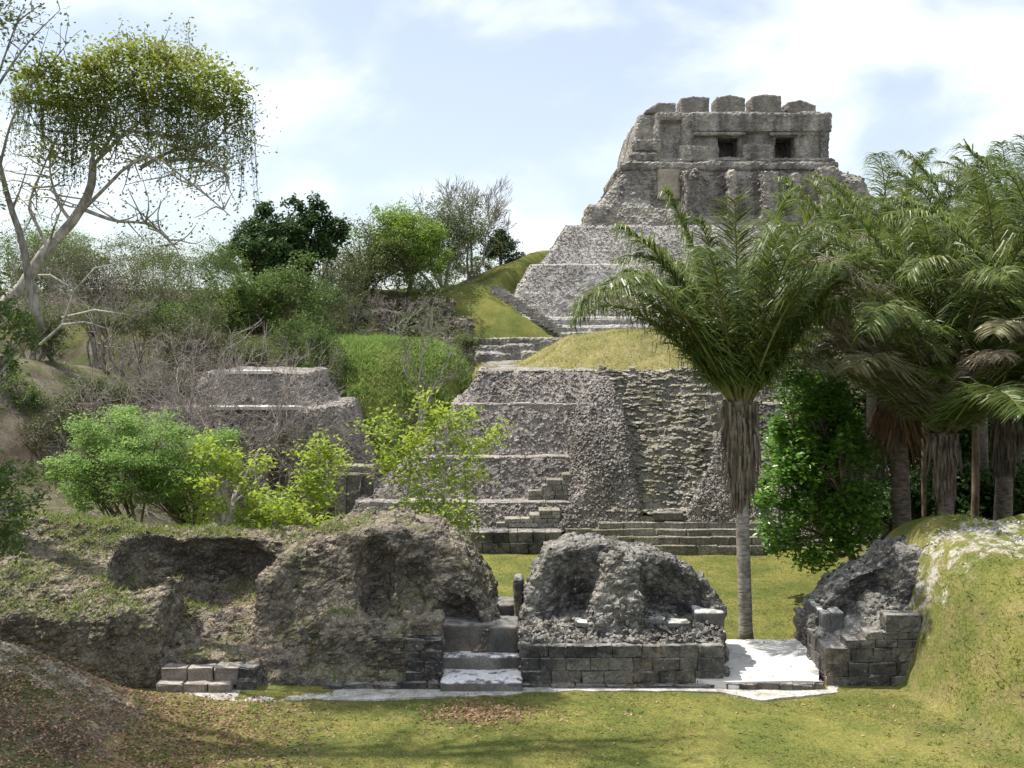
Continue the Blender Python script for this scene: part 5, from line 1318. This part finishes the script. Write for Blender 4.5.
leafy_tree('tall_tree', 'very tall tree beyond the upper left corner, its boughs just above the picture', 'tree', (-24.5, 31.0, gz(-24.5, 31.0) - 0.1),
           [(q, r) for q, r in (((-27, 30, 20), 2.4), ((-25, 33, 23), 2.4), ((-28, 31, 24), 2.4), ((-22.5, 29, 24), 2.2), ((-19.5, 30, 22), 2.2), ((-17.0, 31, 23), 2.0), ((-14.5, 31, 22.6), 1.7), ((-12.0, 31.3, 23.0), 1.6), ((-9.6, 31, 22.6), 1.4), ((-7.8, 31.3, 22.8), 1.3), ((-20, 32, 24.5), 2.2), ((-13, 30.5, 24.5), 1.5))],
           0.16, 9000, 'leaf_mid', 'bark_grey', 0.4, 735, fork=0.88, subr=0.5, sub=8)
# ---- glossy broadleaf tree in front of the palms
leafy_tree('broadleaf_tree', 'glossy bright green broadleaf tree hanging low between the tall palm and the palm grove', 'tree', gp(862, 46), crown(816, 440, 66, 74, 44.5, 30, 81, 0.33) + [(P(a, b, 43.5), r) for a, b, r in ((815, 530, 1.5), (780, 520, 1.0), (845, 525, 1.3), (862, 505, 1.2), (800, 552, 0.6), (838, 552, 0.5), (772, 540, 0.55), (868, 540, 0.4), (815, 380, 1.4), (790, 400, 1.3), (792, 478, 1.2), (846, 470, 1.3), (825, 495, 1.2), (770, 490, 0.9))], 0.26, 21000, 'leaf_gloss', 'bark_brown', 0.2, 740, subr=0.4, aspect=0.55, up=1.5)

# ================================================================== PALMS
def frond(L_, droop, seed, n=60, leaflet=1.0, wid=0.05, hangy=0.55, raise_=0.0):
    """a feather leaf along +X: stalk, midrib and leaflets"""
    g = rng(seed); t = np.linspace(0, 1, 16)
    el = math.radians(80 + raise_) - droop * (0.18 * t + 1.15 * t ** 4)
    ds = L_ / 15
    x = np.concatenate([[0], np.cumsum(np.cos(el[:-1]) * ds)]); z = np.concatenate([[0], np.cumsum(np.sin(el[:-1]) * ds)])
    sw = 0.25 * g.normal() * t ** 2 * L_ * 0.15
    rp = np.stack([x, sw, z], -1)
    rm = MB().tube(rp, np.linspace(0.075, 0.012, 16), 5)
    lm = MB()
    tt = np.linspace(0.10, 1.0, n)
    tg = np.gradient(rp, axis=0); tg /= np.linalg.norm(tg, axis=1)[:, None]
    V = []; Q = []; T = []; c = 0
    for side in (-1, 1):
        for s in tt:
            s = min(1, max(0.1, s + g.normal() * 0.006)); k = s * 15; i = min(14, int(k)); f = k - i
            p = rp[i] * (1 - f) + rp[i + 1] * f; d = tg[i] * (1 - f) + tg[i + 1] * f
            lat = np.array([0, side, 0.0]); nrm = np.cross(d, lat) * side
            a = math.radians(g.normal(60, 6)) * (1 - 0.3 * s)
            d0 = d * math.cos(a) + lat * math.sin(a) + np.array([0, 0, 1]) * 0 + nrm * g.normal(0.05, 0.18)
            d0 /= np.linalg.norm(d0)
            ll = leaflet * (0.72 + 0.85 * s - 1.05 * s * s) * g.uniform(0.8, 1.12) * (0.6 if s > 0.97 else 1) * (0.45 if g.random() < 0.05 else 1)
            h = hangy * g.uniform(0.6, 1.4)
            pts = [p]; dd = d0
            for m in range(3):
                pts.append(pts[-1] + dd * ll / 3); dd = dd + np.array([0, 0, -h * (0.5 + 0.5 * m)]); dd /= np.linalg.norm(dd)
            wv = np.cross(d0, np.array([0, 0, 1.0]) + 0.3 * g.normal(size=3)); wv /= np.linalg.norm(wv) + 1e-6
            for m, (q, w) in enumerate(zip(pts, (0.6, 1.0, 0.75, 0.08))): V += [q - wv * wid * w * 0.5, q + wv * wid * w * 0.5]
            for m in range(3): Q.append([c + 2 * m, c + 2 * m + 1, c + 2 * m + 3, c + 2 * m + 2])
            T += [np.clip(g.normal(0.5, 0.2), 0, 1)] * 8; c += 8
    lm.add(np.array(V), Q, None, np.array(T))
    return rm, lm
FM = {}
def frond_mesh(key):
    if key not in FM:
        L_, droop, seed, mat, raise_, hangy = key
        rm, lm = frond(L_, droop, seed, 175 if L_ > 9 else 165, 1.75 if L_ > 9 else 1.6, 0.055, hangy, raise_)
        FM[key] = (make_mesh('midrib', rm, M['rachis' if mat == 'frond' else 'boot'], smooth=True), make_mesh('frond', lm, M[mat]))
    return FM[key]
def palm(name, label, basepx, Y, crown_px, crown_py, fronds, seed, tr=0.2, boot=(2.6, 0.75), bootmat='boot', base_z=None, group=None, thatch=0):
    g = rng(seed); bx = PX(basepx, Y); bz = gz(bx, Y) if base_z is None else base_z
    root = thing(name, label, 'palm', (bx, Y, bz), group)
    cb = P(crown_px, crown_py, Y); b = np.array([bx, Y, bz - 0.2])
    tp = curve(b, cb, g, 14, 0.008)
    rad = np.full(14, tr) * np.linspace(1.15, 0.95, 14); rad[0] *= 1.3
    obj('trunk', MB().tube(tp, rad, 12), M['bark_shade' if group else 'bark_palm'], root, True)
    # hanging old leaf bases below the crown
    bm_ = MB(); bl_, bw = boot
    core = np.array([cb - [0, 0, bl_ * 1.0], cb - [0, 0, bl_ * .82], cb - [0, 0, bl_ * .55], cb - [0, 0, bl_ * .2], cb + [0, 0, .25], cb + [0, 0, 0.7]])
    bm_.tube(core, [tr * 0.85, bw * .28, bw * .42, bw * .62, bw * .6, bw * 0.3], 12)
    for k in range(280):
        th = g.uniform(0, 2 * np.pi); z0 = (0.12 - 0.98 * g.random() ** 1.3) * bl_; r0 = bw * np.interp(z0 / bl_, [-0.95, -0.6, -0.25, 0.1], [0.28, 0.45, 0.66, 0.72])
        s = cb + [math.cos(th) * r0, math.sin(th) * r0, z0]; ln = g.uniform(0.4, 1.5) * (0.6 if z0 < -0.6 * bl_ else 1)
        e = s + np.array([math.cos(th) * 0.12 * g.normal(), math.sin(th) * 0.12 * g.normal(), -ln])
        if g.random() < 0.2: s[:2] = lerp(cb[:2], s[:2], 1.22); e = s + np.array([(s[0] - cb[0]) * 0.35 * g.random(), (s[1] - cb[1]) * 0.35 * g.random(), -ln * 0.8])
        else: e[:2] = lerp(e[:2], cb[:2], 0.25)
        bm_.tube(curve(s, e, g, 4, 0.05), [0.06, 0.05, 0.035, 0.012], 4, g.uniform(), cap=False)
    obj('leaf_bases', bm_, M[bootmat], root)
    if thatch:
        tm_ = MB()
        for k in range(thatch):
            th = g.uniform(0, 2 * np.pi); s = cb + [math.cos(th) * bw * .5, math.sin(th) * bw * .5, g.uniform(-0.4, 0.3)]
            e = s + np.array([math.cos(th) * g.uniform(.3, 1.2), math.sin(th) * g.uniform(.3, 1.2), -g.uniform(0.9, 2.4)])
            p = curve(s, e, g, 5, 0.06, 0.12); tm_.tube(p, [0.03, 0.03, 0.025, 0.02, 0.006], 3, g.uniform(), cap=False)
        obj('dead_thatch', tm_, M['boot_rust'], root)
    for (az, tilt, key, sc) in fronds:
        mm, fm = frond_mesh(key)
        o = bpy.data.objects.new('frond', fm); COL.objects.link(o); o.parent = root
        d = np.array([math.cos(az), math.sin(az), 0]) * bw * 0.3
        o.location = tuple(cb + d + [0, 0, 0.2] - np.array([bx, Y, bz]))
        o.rotation_euler = (0, tilt, az); o.scale = (sc,) * 3
        r_ = bpy.data.objects.new('midrib', mm); COL.objects.link(r_); r_.parent = o
    return root
def ring(seed, n, L_=7.4, mats=('frond',), tilt0=0.0, tilt1=0.62, droop=(0.5, 1.1), az0=0, sc=(0.85, 1.08), phase=0.0):
    g = rng(seed); out = []
    for k in range(n):
        u = (k + 0.5) / n
        az = az0 + phase + k * 2.39996 + g.normal() * 0.12
        tilt = lerp(tilt0, tilt1, u ** 0.9) + g.normal() * 0.05
        dr = lerp(droop[0], droop[1], u) + g.normal() * 0.06
        q = round(dr * 4) / 4
        mat = mats[0] if (len(mats) == 1 or u < 0.7 or g.random() < 0.5) else mats[1 + int(g.integers(0, len(mats) - 1))]
        out.append((az, tilt, (L_, q, 1 + int(g.integers(0, 3)), mat, 0.0, 1.0), g.uniform(*sc)))
    return out
# the palm in front, standing just behind the paving
main_f = ring(801, 20, 7.3, tilt0=-0.04, tilt1=0.46, droop=(0.3, 1.3), phase=0.6)
main_f += [(math.pi + 0.15, 0.52, (7.0, 1.5, 2, 'frond', 0.0, 0.9), 1.0), (math.pi + 0.3, 0.42, (7.2, 1.75, 1, 'frond', 0.0, 0.9), 1.06), (math.pi - 0.25, 0.42, (7.2, 1.5, 3, 'frond_half', 0.0, 0.9), 0.95), (math.pi + 0.1, 0.12, (7.2, 1.5, 3, 'frond', 0.0, 0.9), 0.98),
           (-0.15, 0.34, (7.2, 0.5, 1, 'frond', 0.0, 0.6), 0.92), (0.3, 0.22, (7.2, 0.5, 2, 'frond', 0.0, 0.6), 0.95), (-1.9, 0.02, (7.2, 0.25, 2, 'frond', 0.0, 0.45), 0.98), (-1.2, 0.14, (7.2, 0.5, 3, 'frond', 0.0, 0.45), 0.96)]
palm('palm_tree', 'tall single palm with a slim ringed trunk, standing apart behind the white paving', 746, 37.3, 741, 412, main_f, 810, 0.21, (3.4, 0.76), base_z=PL)
grove = [
    ('palm with rusty thatch and a thick trunk, at the left of the grove', 903, 43.5, 897, 402, 17, 7.2, 0.34, 1, 200),
    ('palm with dry brown lower fronds reaching left, in the front of the grove', 948, 40.5, 945, 440, 18, 9.3, 0.26, 2, 0),
    ('palm at the right edge with a tall dark crown and hanging fronds', 1003, 43, 1006, 424, 18, 9.2, 0.3, 1, 0),
    ('palm rising behind the grove front, its top highest against the sky', 985, 52, 978, 330, 15, 8.2, 0.26, 0, 0),
    ('palm behind the glossy tree, fronds beside the right flank of the great temple', 868, 54, 872, 345, 15, 8.0, 0.24, 0, 0),
    ('palm cut by the right edge with fronds arching into view', 1062, 39, 1068, 410, 15, 9.0, 0.28, 1, 0),
    ('palm deep in the grove between the thick trunk and the right edge', 930, 58, 928, 345, 14, 8.0, 0.24, 0, 0),
    ('palm between the glossy tree and the rusty thatched palm, far back', 892, 62, 893, 300, 15, 8.2, 0.24, 0, 0),
    ('tall palm behind the right edge of the grove, its fronds upright', 1015, 60, 1012, 300, 15, 8.4, 0.24, 0, 0),
    ('palm far back at the right edge above the grove', 1040, 56, 1042, 312, 14, 8.0, 0.24, 0, 0),
]
for i, (lb, bp, Y, cp, cy, n, L_, tr, dry, th) in enumerate(grove):
    fr_ = ring(820 + i, n + 7, L_ * 1.1, ('frond', 'frond', 'frond_half'), -0.02, 0.66, (0.7, 1.7), phase=i * 0.9)
    if Y < 45: fr_ += [(q, ti, (L_, 1.0, 3, 'frond' if k_ % 3 else 'frond_half', 0, 0.85), 0.88) for k_, (q, ti) in enumerate(((-2.4, 0.78), (-1.75, 0.95), (-1.1, 0.85), (-0.5, 0.75), (-2.9, 0.8), (-1.4, 0.7)))]
    if dry == 2: fr_ += [(-2.75, 0.66, (L_, 0.5, 4, 'frond_dry', 0, 0.9), 1.0), (-2.45, 0.52, (L_, 0.5, 5, 'frond_dry', 0, 0.9), 1.0), (-2.9, 0.40, (L_, 0.75, 4, 'frond_dry', 0, 0.9), 1.0), (-1.6, 0.62, (L_, 1.0, 4, 'frond_dry', 0, 0.9), 0.7), (-2.6, 0.82, (L_, 0.75, 4, 'frond_half', 0, 0.9), 0.8), (-0.9, 0.75, (L_, 1.0, 5, 'frond_dry', 0, 0.9), 0.7)]
    if dry == 1: fr_ += [(-2.2, 0.9, (L_, 1.25, 4, 'frond_dry', 0, 0.9), 0.6), (-1.0, 0.85, (L_, 1.0, 5, 'frond_half', 0, 0.9), 0.72), (math.pi, 0.8, (L_, 1.25, 5, 'frond_half', 0, 0.9), 0.75)]
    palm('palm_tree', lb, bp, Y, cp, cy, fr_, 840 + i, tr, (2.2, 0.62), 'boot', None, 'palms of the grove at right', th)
# shade understory behind the trunks of the grove
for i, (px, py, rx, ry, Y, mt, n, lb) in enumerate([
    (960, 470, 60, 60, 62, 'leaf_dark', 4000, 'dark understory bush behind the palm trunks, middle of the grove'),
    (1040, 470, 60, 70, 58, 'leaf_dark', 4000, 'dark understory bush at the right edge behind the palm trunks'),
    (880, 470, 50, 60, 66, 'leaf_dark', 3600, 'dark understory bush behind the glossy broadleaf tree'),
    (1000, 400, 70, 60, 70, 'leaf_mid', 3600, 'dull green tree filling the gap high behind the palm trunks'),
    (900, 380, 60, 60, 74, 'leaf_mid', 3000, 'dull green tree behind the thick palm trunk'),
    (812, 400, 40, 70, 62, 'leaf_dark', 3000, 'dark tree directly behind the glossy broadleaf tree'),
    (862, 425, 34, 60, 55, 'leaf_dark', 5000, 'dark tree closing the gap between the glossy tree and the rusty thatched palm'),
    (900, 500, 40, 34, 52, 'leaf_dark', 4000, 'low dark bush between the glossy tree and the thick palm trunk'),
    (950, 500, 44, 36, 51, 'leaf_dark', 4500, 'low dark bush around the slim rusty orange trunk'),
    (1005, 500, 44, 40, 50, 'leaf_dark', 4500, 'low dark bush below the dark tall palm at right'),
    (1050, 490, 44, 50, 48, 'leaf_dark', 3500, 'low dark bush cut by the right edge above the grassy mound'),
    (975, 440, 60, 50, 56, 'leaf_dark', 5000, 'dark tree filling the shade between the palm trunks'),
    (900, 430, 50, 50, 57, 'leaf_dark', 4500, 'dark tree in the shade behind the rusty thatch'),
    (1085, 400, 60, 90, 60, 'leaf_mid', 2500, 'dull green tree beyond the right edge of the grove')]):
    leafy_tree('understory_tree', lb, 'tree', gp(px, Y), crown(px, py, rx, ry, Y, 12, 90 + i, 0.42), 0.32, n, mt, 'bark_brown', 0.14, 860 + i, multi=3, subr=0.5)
g = rng(890)
for i, (px, Y, r, col) in enumerate(((941, 46, 0.16, 'boot_rust'), (925, 50, 0.13, 'bark_brown'), (972, 48, 0.18, 'bark_brown'), (990, 45, 0.14, 'bark_grey'))):
    x = PX(px, Y); tm = MB().tube(curve((x, Y, gz(x, Y) - .2), (x + g.normal() * .4, Y, 10.5), g, 8, 0.02), np.linspace(r, r * .7, 8), 8)
    tag(obj('slim_tree', tm, M[col], None, True, loc=(x, Y, gz(x, Y))), ['slim rusty orange trunk between the palm trunks of the grove', 'thin dark trunk right behind the thick thatched palm', 'dark straight trunk right of the rusty orange trunk', 'thin grey trunk toward the right of the grove'][i], 'tree')

# ================================================================== GROUND COVER
def on_ground(x, y): return np.stack([x, y, ground_h(x, y)], -1)
from mathutils.bvhtree import BVHTree
def bvh_of(objs):
    vs, fs, n = [], [], 0
    for o in objs:
        mw = np.array(o.matrix_world) if o.parent is None else None
        off = WLOC.get(o.name, np.zeros(3))
        co = np.empty(len(o.data.vertices) * 3, np.float32); o.data.vertices.foreach_get('co', co)
        vs.append(co.reshape(-1, 3) + off); fs += [[i + n for i in p.vertices] for p in o.data.polygons]; n += len(o.data.vertices)
    return BVHTree.FromPolygons(np.concatenate(vs).tolist(), fs)
GBVH = bvh_of([ground])
def drop(x, y, bvh=None, top=60):
    out = np.empty((len(x), 3)); ok = np.zeros(len(x), bool); nz = np.zeros(len(x))
    for i, (a, b) in enumerate(zip(x, y)):
        h = (bvh or GBVH).ray_cast((a, b, top), (0, 0, -1))
        if h[0] is not None: out[i] = h[0]; ok[i] = True; nz[i] = h[1].z
    return out[ok], nz[ok]
def blades(p, h, g, lean=0.45, w=0.016):
    n = len(p); th = g.uniform(0, 2 * np.pi, n)
    s = np.stack([np.cos(th), np.sin(th), np.zeros(n)], -1)
    ln = g.normal(size=(n, 3)) * lean; ln[:, 2] = 1
    hh = (np.asarray(h) * g.uniform(0.5, 1.4, n))[:, None]
    v = np.stack([p - s * w, p + s * w, p + ln * hh], 1).reshape(-1, 3)
    return MB().add(v, None, np.arange(n * 3).reshape(-1, 3), np.repeat(g.uniform(0, 1, n), 3))
g = rng(900)
# lawn in the foreground and on the plaza
n = 100000; y = g.uniform(21, 30.4, n); x = g.uniform(-0.5, 0.5, n) * y * 1.02
keep = fbm(np.stack([x, y, 0 * x], -1), 0.6, 5, 3) + g.normal(size=n) * 0.35 > -0.25
x, y = x[keep], y[keep]
p, nz = drop(x, y); kk = (p[:, 0] > -8.5) | (g.random(len(p)) < 0.25)
lawn = blades(p[kk], 0.035, g, 1.5, 0.012)
n = 34000; y = g.uniform(34.9, 52, n); x = g.uniform(-0.02, 0.32, n) * y
p, nz = drop(x, y); lawn.merge(blades(p, 0.04, g, 1.5, 0.018))
tag(obj('lawn_grass', lawn, M['grass']), 'short yellow green mown grass over the lawn and plaza', 'grass', kind='stuff')
# longer weeds on the right mound
n = 22000; x = g.uniform(10.8, 16.5, n); y = g.uniform(24.5, 34.5, n); p, nz = drop(x, y)
w = fbm(p, 0.8, 6, 4); kk = (w + g.normal(size=len(p)) * 0.3 > 0.2) & (p[:, 2] > 0.35)
mw = blades(p[kk], 0.07, g, 1.5, 0.016)
tag(obj('mound_weeds', mw, M['grass_lush']), 'patchy green weeds growing on the grassy mound at right', 'weeds', kind='stuff')
# weeds on the left ruin
LB = bvh_of([o for o in lr.children if o.name.startswith('rubble_core')])
n = 26000; x = g.uniform(-18, -4.5, n); y = g.uniform(30.6, 37, n); p, nz = drop(x, y, LB)
w = fbm(p, 0.75, 16, 4)
kk = (nz > 0.45) & (w + 0.3 * (p[:, 0] < -10.5) - 0.25 * (p[:, 0] > -7.5) + g.normal(size=len(p)) * 0.25 > 0.22)
rw = blades(p[kk], 0.13, g, 0.7, 0.02)
tag(obj('ruin_weeds', rw, M['grass_lush']), 'green weeds and moss growing on the slopes of the long left ruin', 'weeds', kind='stuff')
# tall green grass of the mound behind
n = 42000; x = g.uniform(-19, 0, n); y = g.uniform(63.5, 83, n); p, nz = drop(x, y)
kk = p[:, 2] > 0.2
mg = blades(p[kk], 0.12 + 0.36 * np.clip(0.5 + 0.9 * fbm(p[kk], 0.5, 61, 4), 0, 1.2), g, 0.7, 0.045)
tag(obj('mound_grass', mg, M['grass_mound']), 'long bright green grass covering the steep green mound', 'grass', kind='stuff')
# dry turf on the pyramid top
k = g.choice(len(cap_pts), 9000); q = cap_pts[k] + g.normal(size=(9000, 3)) * [0.08, 0.08, 0]
tag(obj('turf_tufts', blades(q, 0.13, g, 0.9, 0.03), M['grass'], pyr), kind='stuff')
# weeds creeping along the ruined stair
k = g.choice(len(sv), 5200); q = sv[k]; kk = (fbm(q, 1.0, 21, 3) > 0.72) | ((q[:, 0] < 6.15) & (g.random(len(q)) < 0.35))
tag(obj('stair_weeds', blades(q[kk], 0.16, g, 0.8, 0.03), M['grass_lush'], pyr), kind='stuff')
# fallen leaves
n = 9500; y = g.uniform(20.5, 30.2, n); x = g.uniform(-0.5, 0.5, n) * y * 1.02
dens = np.clip(ss(-2.5, -9, x) * 0.9 + 0.10 + 0.9 * np.exp(-(((x + 0.9) / 1.2) ** 2 + ((y - 28.7) / 0.9) ** 2)) + 0.45 * np.exp(-(((x - 2.5) / 1.8) ** 2 + ((y - 28.6) / 0.7) ** 2)) + 0.4 * np.exp(-(((x - 11.2) / 1.2) ** 2 + ((y - 27.5) / 1.3) ** 2)), 0, 1)
kk = g.random(n) < dens * (0.55 + 0.45 * (fbm(np.stack([x, y, 0 * x], -1), 0.7, 31, 3) > 0))
p, nz = drop(x[kk], y[kk]); fl = leaf_quads(p + [0, 0, 0.02], 0.11, g, 1.6, 0.5)
n = 15000; y = g.uniform(22, 30, n); x = g.uniform(-0.52, -0.12, n) * y; kk = g.random(n) < ss(-3.5, -8.5, x) * ss(30.4, 28.6, y + 0.6 * fbm(np.stack([x, y, 0 * x], -1), 0.5, 77, 2)); p, nz = drop(x[kk], y[kk]); fl.merge(leaf_quads(p + [0, 0, 0.02], 0.10, g, 1.2, 0.5))
n = 1100; x = g.normal(-0.9, 0.75, n); y = g.normal(28.75, 0.5, n); p, nz = drop(x, y); fl.merge(leaf_quads(p + [0, 0, 0.02], 0.11, g, 1.2, 0.5))
n = 2600; x = g.uniform(-17, -5, n); y = g.uniform(30.8, 36, n); p, nz = drop(x, y, LB); fl.merge(leaf_quads(p[nz > .5] + [0, 0, 0.03], 0.1, g, 1.2, 0.5))
n = 260; x = g.uniform(5.9, 9.2, n); y = g.uniform(30.6, 34.5, n); p = np.stack([x, y, np.full(n, 0.262)], -1); fl.merge(leaf_quads(p[:35], 0.09, g, 2.5, 0.5))
tag(obj('fallen_leaves', fl, M['litter']), 'dry brown leaves scattered over the lawn and the left ruin', 'leaves', kind='stuff')

# chalky rubble on the crest of the right mound
g = rng(950); n = 1300; x = g.normal(14.6, 1.6, n); y = g.normal(31.7, 0.6, n)
kk = (fbm(np.stack([x, y, 0 * x], -1), 0.9, 51, 4) > -0.05) & (x > 11.4); p, nz = drop(x[kk], y[kk])
tag(obj('chalk_rubble', stones(p, g.uniform(0.02, 0.075, len(p)), 951, 0.55), M['path']), 'small pale chalky stones strewn on the crest of the right mound', 'rubble', kind='stuff')

# scattered taller weeds in the lawn
g = rng(960); c = np.stack([g.uniform(-11, 15, 420), g.uniform(22, 30.2, 420)], -1); q = (c[:, None] + g.normal(size=(420, 9, 2)) * 0.05).reshape(-1, 2)
p, nz = drop(q[:, 0], q[:, 1])
tag(obj('lawn_weeds', blades(p, 0.08, g, 0.9, 0.016), M['grass_lush']), 'small tufts of greener weeds dotted over the front lawn', 'weeds', kind='stuff')
